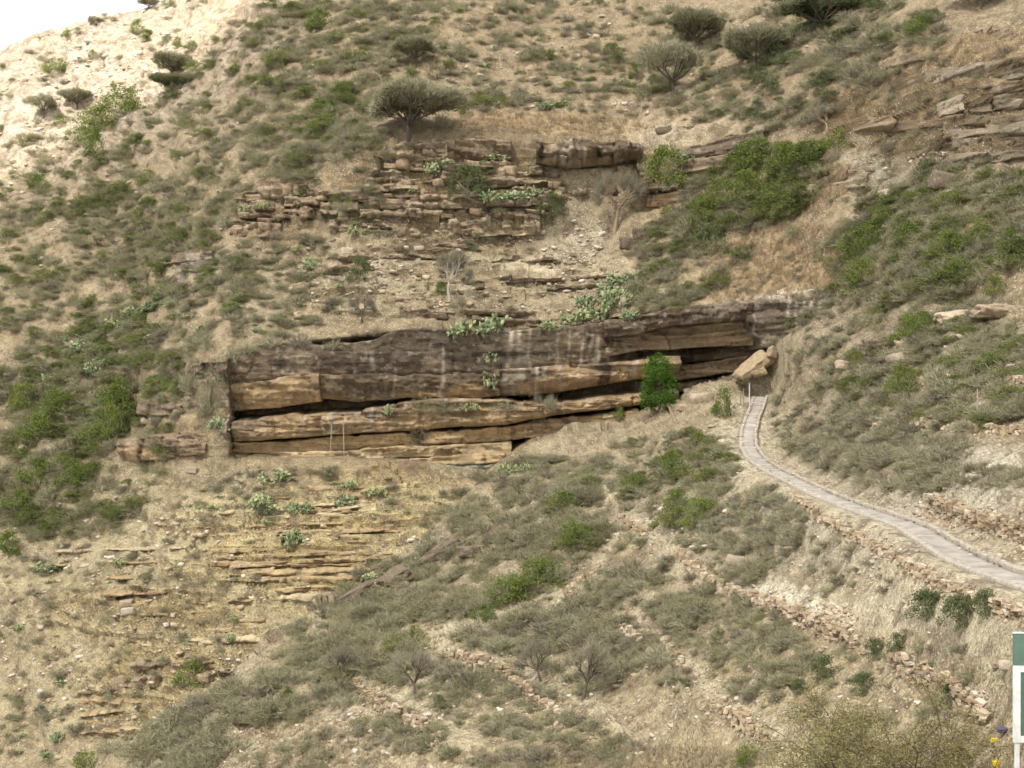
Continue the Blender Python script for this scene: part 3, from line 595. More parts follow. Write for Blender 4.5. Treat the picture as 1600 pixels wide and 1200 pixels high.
D1s = lambda u, v: float(D1(np.array([float(u)]), np.array([float(v)]))[0])
def course(parent, top, bot, wpx, pro, seed=0, skip=0.08, deep=1.6, jit=0.15, bedrock=True, sk2=.72):
    """a row of jointed blocks between two bedding lines"""
    g = random.Random(seed); u = top[0][0]; ue = top[-1][0]; skip = max(skip, sk2)
    if bedrock:
        cc = g.choice([((0.28,0.22,0.145),(0.38,0.30,0.195)),((0.34,0.265,0.175),(0.25,0.19,0.125)),((0.30,0.235,0.15),(0.42,0.33,0.215))])
        layer(parent, top, bot, None, cols=cc, split=.5, jw=g.uniform(1.2, 2.6), joint=0.7, bed=.4, seed=600+seed*7+int(top[0][0]), back=4, edge=2.6, pro=pro+.1, round_=.12, wander=.65, spall=.5, crack=.7)
    it = lambda L, q: float(np.interp(q, [a[0] for a in L], [a[1] for a in L]))
    while u < ue:
        wd = g.uniform(*wpx); uc = u + wd/2
        if uc > ue: break
        if g.random() > skip:
            vt, vb = it(top, uc) + g.uniform(-3, 2.5), it(bot, uc) + g.uniform(-1.5, 1.5)
            if g.random() < .25: vt = (vt + vb)/2
            D = D1s(uc, (vt + vb)/2) - pro - .25 + g.uniform(-jit, jit)*3.5 + deep/2
            p = px(uc, (vt + vb)/2, D)
            inst('rock_block', g.choice(BLOCKS), parent, p, (wd/F*D*1.04, deep*g.uniform(.9, 1.2), max(vb - vt, 3)/F*D*1.02), (R(g.uniform(-8, 8)), R(g.uniform(-8, 6)), R(g.uniform(-22, 22))))
        u += wd
upper = empty('upper_cliff', px(740, 400, 149), 'blocky jointed brown cliff below the big umbrella acacia', 'cliff')
course(upper, [(598,236),(640,222),(700,222)], [(598,250),(640,252),(700,250)], (16,34), 0.9, 1)
layer(upper, [(660,222),(700,217),(760,216),(800,220)], [(660,252),(700,254),(760,250),(800,250)], [(660,152.4),(800,153.8)], cols=((0.27,0.20,0.13), (0.22,0.16,0.10)), jw=2.6, joint=0.5, seed=30, back=5)
course(upper, [(584,246),(640,252)], [(584,268),(640,265)], (14,24), 1.0, 2)
course(upper, [(640,254),(720,256),(800,254)], [(640,266),(720,266),(800,262)], (18,40), 0.7, 3)
course(upper, [(575,268),(640,266),(720,268),(850,262)], [(575,288),(640,280),(720,283),(850,276)], (14,30), 0.9, 4)
course(upper, [(560,285),(640,282),(720,284),(860,277)], [(560,300),(640,294),(720,296),(860,286)], (11,26), 0.8, 5, 0.12)
course(upper, [(548,300),(640,296),(720,297),(870,287)], [(548,314),(640,310),(720,310),(870,297)], (11,24), 0.7, 6, 0.18)
course(upper, [(545,316),(640,312),(740,312),(860,306)], [(545,330),(640,328),(740,326),(860,320)], (14,34), 0.7, 7, 0.2)
course(upper, [(528,330),(600,328),(700,330),(860,322)], [(528,346),(600,340),(700,342),(860,336)], (16,40), 0.9, 8, 0.12)
course(upper, [(514,346),(600,342),(640,342)], [(514,388),(600,372),(640,372)], (22,40), 0.8, 9)
course(upper, [(640,343),(700,342),(845,336)], [(640,374),(700,372),(845,368)], (28,50), 0.9, 10, 0.0, 2.4)
course(upper, [(560,380),(700,378),(800,374)], [(560,390),(700,392),(800,386)], (18,44), 0.5, 11, 0.35)
course(upper, [(508,400),(560,398),(700,400)], [(508,412),(560,409),(700,408)], (16,36), 0.5, 12, 0.35)
course(upper, [(500,415),(600,412)], [(500,428),(600,422)], (18,34), 0.5, 13, 0.4)
course(upper, [(995,246),(1020,244)], [(995,268),(1020,266)], (12,18), 1.2, 14, 0)
course(upper, [(998,268),(1022,266)], [(998,290),(1022,288)], (12,18), 1.2, 15, 0)
layer(upper, [(838,224),(880,219),(940,220),(1006,222)], [(838,248),(870,256),(900,257),(950,253),(1006,244)], [(838,151.8),(1006,151.4)], cols=((0.16,0.12,0.08), (0.25,0.18,0.11), (0.33,0.25,0.16)), split=0.5, jw=1.7, joint=1.0, seed=31, back=8, under=1.6, bed=.4, edge=1.5)
layer(upper, [(1004,286),(1040,284),(1085,276)], [(1004,298),(1040,296),(1085,290)], [(1004,149.5),(1085,146)], cols=((0.20,0.15,0.10), (0.25,0.18,0.11)), jw=3.0, joint=0.4, seed=32, back=5)
layer(upper, [(1012,304),(1040,301),(1085,294)], [(1012,322),(1040,321),(1085,314)], [(1012,149.6),(1085,146.2)], cols=((0.40,0.28,0.15), (0.42,0.30,0.17)), jw=4.0, joint=0.2, seed=33, back=5)
course(upper, [(480,300),(560,296),(600,290)], [(480,316),(560,312),(600,304)], (14,30), 0.9, 16)
course(upper, [(500,318),(560,316)], [(500,334),(560,332)], (14,30), 0.8, 17)
course(upper, [(840,276),(1000,262)], [(840,290),(1000,276)], (14,30), 0.5, 18)
course(upper, [(850,300),(1000,284)], [(850,314),(1000,298)], (14,30), 0.5, 19)
scree = empty('scree_ledges', px(700, 470, 142), 'low broken pale ledges stepping down the scree above the cap rock', 'cliff')
gs = random.Random(12)
for j in range(16):
    a_ = gs.uniform(440, 860); b2 = a_ + gs.uniform(60, 210); v_ = gs.uniform(402, 486); h_ = gs.uniform(4, 9)
    if b2 > 980: b2 = 980
    sl_ = -0.05
    layer(scree, [(a_, v_), (b2, v_ + sl_*(b2 - a_))], [(a_, v_ + h_), (b2, v_ + h_ + sl_*(b2 - a_))], None, cols=gs.choice([((0.33,0.26,0.175),(0.42,0.34,0.235)),((0.42,0.345,0.24),(0.35,0.28,0.185)),((0.29,0.225,0.15),(0.40,0.32,0.21))]), jw=gs.uniform(.8, 2), joint=.5, bed=.2, seed=700+j*3, back=2.5, edge=1.8, pro=.12, wander=.75, round_=.1, crack=.2)
leftc = empty('left_outcrop', px(420, 390, 150), 'fractured dark outcrop with thin stacked beds, left of the blocky upper cliff', 'cliff')
course(leftc, [(368,300),(400,294),(480,290)], [(368,318),(400,314),(480,306)], (14,30), 0.9, 21)
course(leftc, [(372,318),(420,315),(500,305)], [(372,332),(420,328),(500,318)], (14,34), 0.9, 22, 0.1)
course(leftc, [(374,333),(420,330),(490,322)], [(374,341),(420,338),(490,330)], (8,22), 0.8, 23)
course(leftc, [(362,342),(420,339),(490,331)], [(362,350),(420,347),(490,340)], (8,20), 0.8, 24)
course(leftc, [(360,352),(400,350),(440,346)], [(360,368),(400,366),(440,362)], (10,24), 0.8, 25)
course(leftc, [(366,370),(420,364)], [(366,377),(420,372)], (10,22), 0.8, 26)
layer(leftc, [(278,415),(300,408),(334,402)], [(278,446),(300,440),(334,436)], [(278,152.4),(334,150.6)], cols=((0.34,0.29,0.24), (0.28,0.23,0.19), (0.46,0.42,0.37)), jw=5.0, joint=0.15, seed=34, back=4, bed=0.08)
layer(leftc, [(268,398),(300,394),(330,392)], [(268,412),(300,408),(330,402)], [(268,153),(330,150.6)], cols=((0.20,0.155,0.11), (0.23,0.175,0.12)), jw=2.5, joint=0.4, seed=35, back=4)
midc = empty('middle_band', px(1120, 255, 145), 'dark tilted rock band above the bright green thicket', 'cliff')
layer(midc, [(1058,234),(1110,222),(1170,206),(1196,192)], [(1058,252),(1110,243),(1170,236),(1196,220)], None, pro=1.5, cols=((0.17,0.13,0.09), (0.21,0.16,0.11), (0.33,0.27,0.20)), jw=3.4, joint=0.35, seed=36, back=5)
layer(midc, [(1058,254),(1110,246),(1150,240)], [(1058,272),(1110,264),(1150,258)], None, pro=1.3, cols=((0.22,0.17,0.115), (0.30,0.23,0.15)), jw=3.4, joint=0.3, seed=37, back=5)
rightc = empty('right_cliff', px(1500, 240, 112), 'grey brown ledges with white stains at the upper right edge', 'cliff')
RC = dict(parent=rightc, back=6, wander=1.15, edge=2.0, spall=.55)
layer(top=[(1400,118),(1440,110),(1500,104),(1560,99),(1640,90)], bot=[(1385,146),(1440,138),(1500,132),(1560,128),(1640,118)], dep=None, pro=0.74, cols=((0.172,0.127,0.076), (0.216,0.164,0.105), (0.346,0.287,0.211)), jw=2.0, joint=0.7, seed=39, **RC)
layer(top=[(1470,136),(1560,130),(1640,120)], bot=[(1470,156),(1560,142),(1640,140)], dep=None, pro=0.79, cols=((0.138,0.099,0.058), (0.187,0.137,0.087), (0.324,0.274,0.205)), jw=2.0, joint=0.7, seed=40, **RC)
layer(top=[(1551,146),(1640,138)], bot=[(1551,174),(1640,168)], dep=None, pro=0.91, cols=((0.114,0.081,0.047), (0.144,0.106,0.065)), jw=2.0, joint=0.7, seed=41, under=1.2, **RC)
layer(top=[(1500,158),(1548,150)], bot=[(1500,176),(1548,176)], dep=None, pro=0.82, cols=((0.180,0.130,0.078), (0.238,0.184,0.124)), jw=2.0, joint=0.7, seed=42, **RC)
layer(top=[(1400,186),(1470,182),(1560,180),(1640,176)], bot=[(1400,198),(1470,196),(1560,194),(1640,190)], dep=None, pro=0.87, cols=((0.208,0.155,0.096), (0.173,0.130,0.083), (0.346,0.294,0.217)), jw=2.0, joint=0.7, seed=43, **RC)
layer(top=[(1468,198),(1560,196),(1640,192)], bot=[(1468,214),(1560,212),(1640,208)], dep=None, pro=0.91, cols=((0.180,0.133,0.081), (0.158,0.120,0.074), (0.317,0.267,0.198)), jw=2.0, joint=0.7, seed=44, **RC)
layer(top=[(1465,215),(1560,213),(1640,208)], bot=[(1465,240),(1560,236),(1640,232)], dep=None, pro=0.96, cols=((0.166,0.121,0.073), (0.209,0.161,0.105), (0.360,0.308,0.236)), jw=2.0, joint=0.7, seed=45, **RC)
layer(top=[(1478,242),(1540,238),(1640,232)], bot=[(1478,252),(1540,248),(1640,242)], dep=None, pro=1.02, cols=((0.291,0.236,0.162), (0.245,0.199,0.143)), jw=2.0, joint=0.7, seed=46, **RC)
layer(top=[(1328,186),(1360,178),(1400,176)], bot=[(1328,204),(1360,200),(1400,194)], dep=None, pro=0.91, cols=((0.231,0.163,0.095), TAN), jw=2.0, joint=0.7, seed=47, **RC)
course(rightc, [(1478,156),(1506,154)], [(1478,176),(1506,174)], (13,16), 1.4, 31, 0)
course(rightc, [(1522,50),(1600,40)], [(1522,70),(1600,62)], (14,30), 1.0, 32, 0.1)
course(rightc, [(1310,268),(1360,264)], [(1310,284),(1360,280)], (14,26), 0.9, 33, 0.1)
course(rightc, [(1305,284),(1350,282)], [(1305,300),(1350,296)], (14,26), 0.9, 34, 0.2)
course(rightc, [(1390,92),(1440,80)], [(1390,106),(1440,98)], (14,26), 0.8, 35, 0.2)
# thin-bedded marl and limestone below the shelter
lower = empty('bedded_bank', px(500, 960, 112), 'yellowish thinly bedded bank below the rock shelter', 'cliff')
g = random.Random(5)
def beds(u0, u1, v0, v1, slope, h, gap, pro, seed):
    v = v0; i = 0
    while v < v1:
        hh = g.uniform(*h); a, b = u0 + g.uniform(-14, 14), u1 + g.uniform(-40, 30)
        pts = np.linspace(a, b, 7); fv = lambda q: v + slope*(q - u0)
        top = [(q, fv(q) + g.uniform(-.7, .7)) for q in pts]; bot = [(q, y + hh*g.uniform(.85, 1.15)) for q, y in top]
        dep = [(q, D1s(q, y + hh/2) - pro*.55 + .45*max(0, abs((q-(a+b)/2)/(b-a)*2) - .6)/.4 - g.uniform(0, .25)) for q, y in top]
        cc = g.choice([((0.40,0.30,0.165),(0.46,0.36,0.21)), ((0.48,0.39,0.245),(0.42,0.32,0.18)), ((0.38,0.28,0.155),(0.46,0.35,0.20))])
        layer(lower, top, bot, dep, cols=cc, jw=g.uniform(.6, 1.5), joint=0.3, seed=seed+i, back=3, bed=0.15, round_=0.1, edge=1.2, wander=.6, crack=.15, spall=.15)
        v += hh + g.uniform(*gap)*1.6 + 3; i += 1
beds(420, 700, 765, 800, -0.02, (3.5,6), (1,3), 0.45, 400)
beds(300, 640, 800, 846, -0.03, (3.5,6), (1,4), 0.4, 420)
beds(560, 690, 806, 838, -0.03, (4,9), (1,5), 0.35, 440)
beds(300, 660, 852, 884, -0.03, (3,6), (1,4), 0.4, 460)
beds(350, 590, 884, 904, -0.02, (4,7), (1,3), 0.55, 480)
beds(445, 585, 904, 938, -0.02, (5,9), (1,3), 0.6, 500)
beds(180, 430, 945, 1010, -0.04, (3,5), (3,8), 0.35, 520)
beds(190, 385, 1012, 1046, -0.05, (3,6), (3,7), 0.4, 540)
beds(120, 310, 1080, 1150, -0.03, (3,5), (3,7), 0.4, 570)
beds(80, 330, 860, 930, -0.03, (3,5), (5,12), 0.3, 590)
course(lower, [(178,1062),(260,1058),(365,1050)], [(178,1076),(260,1074),(365,1066)], (8,20), 0.7, 41, 0.08, 1.2)
course(lower, [(205,1038),(370,1026)], [(205,1046),(370,1033)], (6,14), 0.6, 42, 0.2, 1.0)

# ------------------------------------------------------------------ path, kerbs
def ribbon(cl, offs, name, mat, parent=None):
    """extrude a cross-section (list of (side offset, height, width-scale)) along the centre line"""
    V_, n = [], len(offs)
    for i, p in enumerate(cl):
        t = cl[min(i+1, len(cl)-1)] - cl[max(i-1, 0)]; s = Vector((-t.y, t.x, 0)).normalized()   # left of travel (towards camera): image right
        k = i / (len(cl) - 1); wsc = 0.82 + 0.08*k
        jit = 0.05*float(vnoise(i*.35, 0, 0, 77)); jz = 0.03*float(vnoise(i*.5, 1, 0, 78))
        for (a, h) in offs: V_.append(tuple(p + s*(a*wsc*(1 + .10*float(vnoise(i*.22, 3.3 if a > 0 else 7.7, 0.5, 79))) + jit) + Vector((0, 0, h + (jz if h > 0.1 else 0)))))
    m = len(cl); F_ = []
    for i in range(m-1):
        for j in range(n-1): F_.append((i*n+j, i*n+j+1, (i+1)*n+j+1, (i+1)*n+j))
    me = npmesh(name, np.array(V_), np.array(F_), mat, name == 'footpath')
    return obj(name, me, parent)
path = ribbon(PATHW, [(-0.62,-0.3),(-0.60,0.0),(-0.3,0.02),(0,0.025),(0.3,0.02),(0.60,0.0),(0.62,-0.3)], 'footpath', M_conc)
tag(path, 'grey concrete footpath winding up to the gate', None, None, 'structure')
k1 = ribbon(PATHW, [(0.58,-0.2),(0.585,0.11),(0.60,0.14),(0.82,0.15),(0.86,0.12),(0.88,-0.3)], 'kerb', M_kerb, path)
k2 = ribbon(PATHW, [(-0.90,-0.4),(-0.88,0.05),(-0.85,0.07),(-0.61,0.075),(-0.59,0.06),(-0.58,-0.2)], 'kerb', M_kerb, path)
KST = [boulder_mesh('kerb_stone', 140+i, M_kerb, 2, .8) for i in range(4)]
g = random.Random(3)
for i in range(6, len(PATHW)-2, 1):                       # rough stones set in the uphill kerb
    if g.random() < 0.55: continue
    p = PATHW[i]; t = PATHW[i+1] - PATHW[i-1]; s = Vector((-t.y, t.x, 0)).normalized(); k = i/(len(PATHW)-1)
    inst('kerb_stone', g.choice(KST), path, p + s*(0.66*(.82+.08*k)) + Vector((0,0,0.08)), (g.uniform(.2,.36), g.uniform(.16,.24), g.uniform(.18,.25)), (0,0,math.atan2(t.y,t.x)+g.uniform(-.2,.2)))

bpy.context.view_layer.update()
DG = bpy.context.evaluated_depsgraph_get()
def cast(u, v):
    """the surface point of the built terrain under a photograph pixel"""
    ok, loc, nor, idx, ob, _ = scene.ray_cast(DG, Vector((0, 0, 0)), dirn(u, v).normalized())
    return (loc, nor, ob.name.split('.')[0]) if ok else (None, None, None)
# ------------------------------------------------------------------ gate, fence posts, notice board
g0 = cast(1171, 637)[0] or px(1171, 637, 116)
gate = empty('metal_gate', g0, 'narrow metal gate with tall pale post at the top of the footpath', 'gate')
m = MB(); m.tube([g0 + Vector((0,0,-.2)), g0 + Vector((0,0,2.2))], 0.055, 8); m.box(g0 + Vector((0,0,2.22)), .15, .15, .03); m.build('post', M_steel, gate)
m = MB(); b = g0 + Vector((0.07, 0.1, 0))
for z in (0.15, 1.95): m.tube([b + Vector((0,0,z)), b + Vector((1.05,.15,z+.05))], 0.014, 5)
m.tube([b + Vector((1.05,.15,.1)), b + Vector((1.05,.15,2.05))], 0.016, 5); m.tube([b + Vector((.03,0,.1)), b + Vector((.03,0,2.0))], 0.014, 5); m.build('gate_frame', M_rust, gate)
for i in range(7):
    m = MB(); q = b + Vector((.15 + i*.125, .02*i, 0)); m.tube([q + Vector((0,0,.15)), q + Vector((0,0,1.97))], 0.006, 4); m.build('bar', M_rust, gate)
for (u, v, h, mt, lb, gr) in [(1162,636,1.7,M_rust,'rough wooden post just left of the metal gate','p'),(1157,634,1.3,M_rust,'short wooden stake, second post left of the metal gate','p'),(1352,492,1.4,M_barkpale,'pale fence post in the scrub right of the cliff end, left one of two','p'),(1369,489,1.6,M_barkpale,'pale fence post in the scrub right of the cliff end, right one of two','p'),
  (1528,652,1.5,M_barkpale,'thin pale stake above the right terrace','p'),(1348,100,4,M_barkpale,None,None),(728,205,2.6,M_barkpale,'thin pale pole on the plateau right of the big umbrella acacia','p'),(960,180,2.0,M_barkpale,'thin stake on the plateau above the jointed overhang','p'),(1002,178,2.0,M_barkpale,'thin stake at the right of the upper plateau','p'),(516,720,4.6,M_barkpale,'tall dry agave stalk in front of the ochre undercut','p'),(538,722,4.2,M_barkpale,'second tall dry stalk in front of the ochre undercut','p'),(400,722,2.2,M_barkpale,None,None)]:
    if not lb: continue
    q = cast(u, v)[0]
    if q is None: continue
    m = MB(); a = random.Random(u).uniform(-.06,.06)
    m.tube([q + Vector((0,0,-.2)), q + Vector((a*h*.5,0,h*.5)), q + Vector((a*h,0,h))], [.05,.045,.035], 6)
    o = m.build('fence_post', mt); tag(o, lb, 'stalk' if 'stalk' in lb else 'post', 'posts and stakes on the slope')
    if 'stalk' in lb: o.name = 'dry_stalk'
M_signgreen = mat_plain('sign_green_paint', (0.105,0.16,0.12), 0.6, 0, 0.25, 3.0, 0.002)
M_signdark = mat_plain('sign_panel_paint', (0.09,0.13,0.10), 0.5, 0, 0.15, 3.0, 0.002)
M_signwhite = mat_plain('sign_white_paint', (0.60,0.60,0.55), 0.55, 0, 0.22, 5.0, 0.002)
def zc(v, D): return (HZ - v) / F * D
SD = 22.0; sx0 = (1584 - 800) / F * SD; sw = 1.7
sign = empty('notice_board', (sx0 + sw/2, SD, zc(1240, SD)), 'green and white painted notice board cut by the right edge', 'sign')
def pbox(name, mat, x0, x1, z0, z1, y0, y1, par):
    m = MB(); m.box(((x0+x1)/2, (y0+y1)/2, (z0+z1)/2), x1-x0, y1-y0, z1-z0); return m.build(name, mat, par)
zt, zm, zb = zc(990, SD), zc(1040, SD), zc(1160, SD)
pbox('header_board', M_signgreen, sx0, sx0+sw, zm+.003, zt, SD, SD+.05, sign)
pbox('header_trim', M_steel, sx0-.01, sx0+sw+.01, zt, zt+.02, SD-.01, SD+.06, sign)
pbox('frame', M_signwhite, sx0, sx0+.11, zb, zm, SD-.02, SD+.05, sign)
pbox('frame', M_signwhite, sx0+sw-.11, sx0+sw, zb, zm, SD-.02, SD+.05, sign)
pbox('frame', M_signwhite, sx0+.112, sx0+sw-.112, zm-.11, zm, SD-.02, SD+.05, sign)
pbox('frame', M_signwhite, sx0+.112, sx0+sw-.112, zb, zb+.11, SD-.02, SD+.05, sign)
pbox('panel', M_signdark, sx0+.112, sx0+sw-.112, zb+.112, zm-.112, SD+.0, SD+.04, sign)
for xx in (sx0+.03, sx0+sw-.10): pbox('post', M_signwhite, xx, xx+.07, zb-1.6, zb-.003, SD, SD+.05, sign)

# ------------------------------------------------------------------ dry stone walls
def wall(top, hpx, label, rows_m=0.19, sw=(.18,.36), seed=0):
    g = random.Random(seed); m = MB(); first = None
    u = top[0][0]; ue = top[-1][0]
    while u < ue:
        vt = float(np.interp(u, [a[0] for a in top], [a[1] for a in top])); h = hpx if not hasattr(hpx, '__len__') else float(np.interp(u, [a[0] for a in top], hpx))
        q = cast(u, vt + h*.85)[0]
        if q is None: u += 3; continue
        D = q.y; wd = g.uniform(5, 11)/F*D; H = h/F*D; n = max(1, int(h/4.6))
        if first is None: first = q.copy()
        for r in range(n):
            for dp in (0, 1):
                if dp and r < n-2: continue
                z = (r + .35)*H/n*(.75 + .3*math.sin(u*.09 + seed)**2) + g.uniform(-.04,.04)
                if r == n-1 and g.random() < .35: continue
                m.box(q + Vector((g.uniform(-.08,.08), -.12 + dp*.32 + .16*r*H/n + g.uniform(-.1,.1), z)), wd*g.uniform(.8,1.2), g.uniform(.16,.32), H/n*g.uniform(.7,1.25), Euler((R(g.uniform(-14,14)), R(g.uniform(-14,14)), R(g.uniform(-30,30)))), .22, g)
        u += wd*.85*F/D
    for _ in range(int((ue - top[0][0])/3)):              # stones that have rolled off
        uu = g.uniform(top[0][0], ue); vt = float(np.interp(uu, [a[0] for a in top], [a[1] for a in top]))
        q = cast(uu + g.uniform(-8,8), vt + (hpx if not hasattr(hpx,'__len__') else hpx[0])*g.uniform(.9,1.7))[0]
        if q is not None:
            s_ = g.uniform(2.5,6)/F*q.y; m.box(q + Vector((0,0,s_*.3)), s_*1.3, s_, s_*.8, Euler((g.random()*3, g.random()*3, g.random()*3)), .25, g)
    w_ = empty('dry_stone_wall', first, label, 'wall', 'terrace walls on the near slope')
    o = m.build('stones', M_wall, w_); o['kind'] = 'stuff'
wall([(1062,852),(1080,872),(1100,893),(1128,908)], 20, 'stone terrace wall at the left end of the pale terrace, curving downhill', seed=1)
wall([(1128,910),(1180,926),(1230,944),(1280,962),(1335,990)], [18,26,30,32,30], 'long orange stone wall holding up the pale terrace below the path', seed=2)
wall([(1392,1016),(1430,1036),(1470,1052),(1500,1070),(1538,1106)], [34,42,44,46,40], 'tall tumbled orange stone wall, nearest the notice board', seed=3)
wall([(1114,1088),(1140,1098),(1165,1118),(1192,1140)], [16,30,32,24], 'short corner of stone wall at the lower right, left of the thorn tree', seed=4)
wall([(558,1062),(580,1080),(610,1098),(650,1120),(686,1146)], [18,24,24,22,14], 'lowest stone terrace wall at the bottom left of the near slope', seed=5)
wall([(700,1018),(730,1022),(770,1030),(800,1052),(830,1078),(880,1112)], [24,26,22,20,18,14], 'stone wall under the terrace with the two small bare trees', seed=6)
wall([(972,976),(985,982),(1004,996)], 20, 'short curved stone wall left of the pale terrace', seed=7)
wall([(1452,772),(1490,784),(1540,800),(1605,820)], [26,34,36,34], 'neat ochre stone wall on the bank above the path at the right', sw=(.12,.26), rows_m=.11, seed=8)
wall([(1440,588),(1480,584),(1530,590),(1605,586)], [10,14,10,12], 'upper broken terrace wall in the scrub at the right', seed=9)
wall([(1360,654),(1420,652),(1500,660),(1605,668)], [10,14,10,14], 'second broken terrace wall in the scrub above the path', seed=10)
wall([(885,920),(910,900),(935,880)], 12, 'tumbled stone line beside the bright green bushes on the spur', seed=11)
wall([(940,800),(975,806),(1010,826)], 12, 'low stone edge of the bare patch on the middle spur', seed=12)
wall([(1245,770),(1280,800),(1330,826),(1400,862)], [10,14,16,16], 'rubble revetment just below the middle bend of the path', seed=13)
wall([(1410,868),(1480,905),(1540,930),(1605,950)], [20,24,26,26], 'rubble revetment below the path near the right edge', seed=14)
wall([(1040,996),(1052,1010),(1075,1040)], 12, 'small pale stone wall end in the centre of the lower spur', seed=15)

# ------------------------------------------------------------------ plants: one mesh of each kind in a few shapes
def blades(name, P, Q, W, mat, tip=0.35):
    n = len(P); V_ = np.empty((n, 4, 3)); V_[:, 0] = P - W; V_[:, 1] = P + W; V_[:, 2] = Q + W*tip; V_[:, 3] = Q - W*tip
    return V_.reshape(-1, 3), np.arange(n*4).reshape(-1, 4)
def unit(A): return A / (np.linalg.norm(A, axis=-1, keepdims=True) + 1e-9)
def twigs(r, nst, ntw, wid, h=0.85, spread=1.0):
    az = r.uniform(0, 2*np.pi, nst); el = np.arcsin(r.uniform(.12, 1.0, nst)); L = r.uniform(.7, 1.08, nst)
    d = np.stack([np.cos(az)*np.cos(el)*spread, np.sin(az)*np.cos(el)*spread, np.sin(el)*h], -1)
    b = np.stack([r.normal(0, .10, nst), r.normal(0, .10, nst), np.zeros(nst) - .08], -1)
    e = b + d*L[:, None]; mid = b*.5 + e*.5 + r.normal(0, .06, (nst, 3)) + np.array((0, 0, .08))
    P = [b, mid]; Q = [mid, e]
    k = r.integers(0, nst, ntw); t = r.uniform(.25, 1.0, ntw)[:, None]
    q = np.where(t < .5, b[k] + (mid[k] - b[k])*t*2, mid[k] + (e[k] - mid[k])*(t*2 - 1))
    dd = unit(unit(d[k]) + r.normal(0, .55, (ntw, 3)) + np.array((0, 0, .15))); ln = r.uniform(.14, .42, ntw)[:, None]
    P.append(q); Q.append(q + dd*ln)
    P, Q = np.concatenate(P), np.concatenate(Q)
    W = unit(np.cross(Q - P, r.normal(0, 1, P.shape))) * (wid * r.uniform(.6, 1.3, (len(P), 1)))
    return P, Q, W
def leaves(r, C, size, up=0.4):
    n = len(C); a = unit(r.normal(0, 1, (n, 3)) + np.array((0, 0, up))); t = unit(np.cross(a, r.normal(0, 1, (n, 3)))); b_ = np.cross(a, t)
    s_ = (size * r.uniform(.6, 1.35, (n, 1)))
    V_ = np.empty((n, 4, 3)); V_[:, 0] = C - t*s_; V_[:, 1] = C - b_*s_*.5; V_[:, 2] = C + t*s_; V_[:, 3] = C + b_*s_*.5
    return V_.reshape(-1, 3), np.arange(n*4).reshape(-1, 4)
def join2(name, parts):
    V_, F_, mats, mi, o = [], [], [], [], 0
    for (v_, f_, mt) in parts:
        V_.append(v_); F_.append(f_ + o); o += len(v_)
        if mt not in mats: mats.append(mt)
        mi.append(np.full(len(f_), mats.index(mt), np.int32))
    me = npmesh(name, np.concatenate(V_), np.concatenate(F_))
    for mt in mats: me.materials.append(mt)
    me.polygons.foreach_set('material_index', np.concatenate(mi)); return me
def dry_mesh(seed):
    r = np.random.default_rng(seed); P, Q, W = twigs(r, 50, 760, .015, r.uniform(.65, .95))
    return join2('dry_shrub', [(*blades('', P, Q, W, None), M_twig if seed % 3 == 1 else M_dry)])
def olive_mesh(seed):
    r = np.random.default_rng(seed); P, Q, W = twigs(r, 40, 380, .014, r.uniform(.7, 1.0))
    k = r.integers(80, len(Q), 800); C_ = Q[k] + r.normal(0, .08, (800, 3))
    return join2('olive_shrub', [(*blades('', P, Q, W, None), M_dry), (*leaves(r, C_, .038), M_dryleaf)])
def green_mesh(seed, mat, n=2300, tall=1.4, size=.055):
    r = np.random.default_rng(seed); nc = 36
    az = r.uniform(0, 2*np.pi, nc); rr = np.sqrt(r.uniform(0, 1, nc))*.88; zz = r.uniform(.12, 1.0, nc)
    cap = np.sqrt(np.maximum(0, 1 - zz**2))*1.05 + .1
    C_ = np.stack([np.cos(az)*rr*cap*1.15, np.sin(az)*rr*cap*1.15, zz*.95*tall], -1)
    k = r.integers(0, nc, n); q = C_[k] + r.normal(0, .145, (n, 3))*np.array((1, 1, .8))
    q[:, 2] = np.maximum(q[:, 2], .02)
    P, Q, W = twigs(r, 26, 90, .014, .9*tall)
    return join2('green_bush', [(*leaves(r, q, size), mat), (*blades('', P, Q, W, None), M_dry)])
def ico(n=1):
    import bmesh
    bm = bmesh.new(); bmesh.ops.create_icosphere(bm, subdivisions=n, radius=1.0)
    v_ = np.array([tuple(a.co) for a in bm.verts]); f_ = np.array([[a.index for a in q.verts] for q in bm.faces]); bm.free(); return v_, f_
IV, IF = ico(1)
def cactus_mesh(seed, npad=130):
    r = np.random.default_rng(seed); V_, F_ = [], []; o = 0; tips = []
    for _ in range(16):
        a, q = r.uniform(0, 6.28), math.sqrt(r.uniform(0, 1))*.6; tips.append((np.array((math.cos(a)*q, math.sin(a)*q, -.05)), unit(np.array((math.cos(a)*.6, math.sin(a)*.6, 1.0)) + r.normal(0, .25, 3))))
    cnt = 0
    while cnt < npad and tips:
        b_, d_ = tips.pop(int(r.integers(0, min(8, len(tips))))); L = r.uniform(.12, .18); nrm = unit(np.cross(d_, r.normal(0, 1, 3))); sd = np.cross(nrm, d_)
        c_ = b_ + d_*L*.9
        V_.append(c_ + IV[:, :1]*sd*L*.78 + IV[:, 1:2]*nrm*L*.2 + IV[:, 2:]*d_*L); F_.append(IF + o); o += len(IV); cnt += 1
        for _ in range(r.integers(1, 4)):
            an = r.uniform(-1.2, 1.2); e = c_ + d_*L*.8*math.cos(an) + sd*L*.65*math.sin(an); nd = unit(d_*math.cos(an) + sd*math.sin(an) + r.normal(0, .55, 3) + np.array((0, 0, .1)))
            if e[2] < 1.6*math.sqrt(max(0, 1.1 - e[0]**2 - e[1]**2)) and e[2] > -.05: tips.append((e, nd))
    return npmesh('cactus', np.concatenate(V_), np.concatenate(F_), M_cactus)
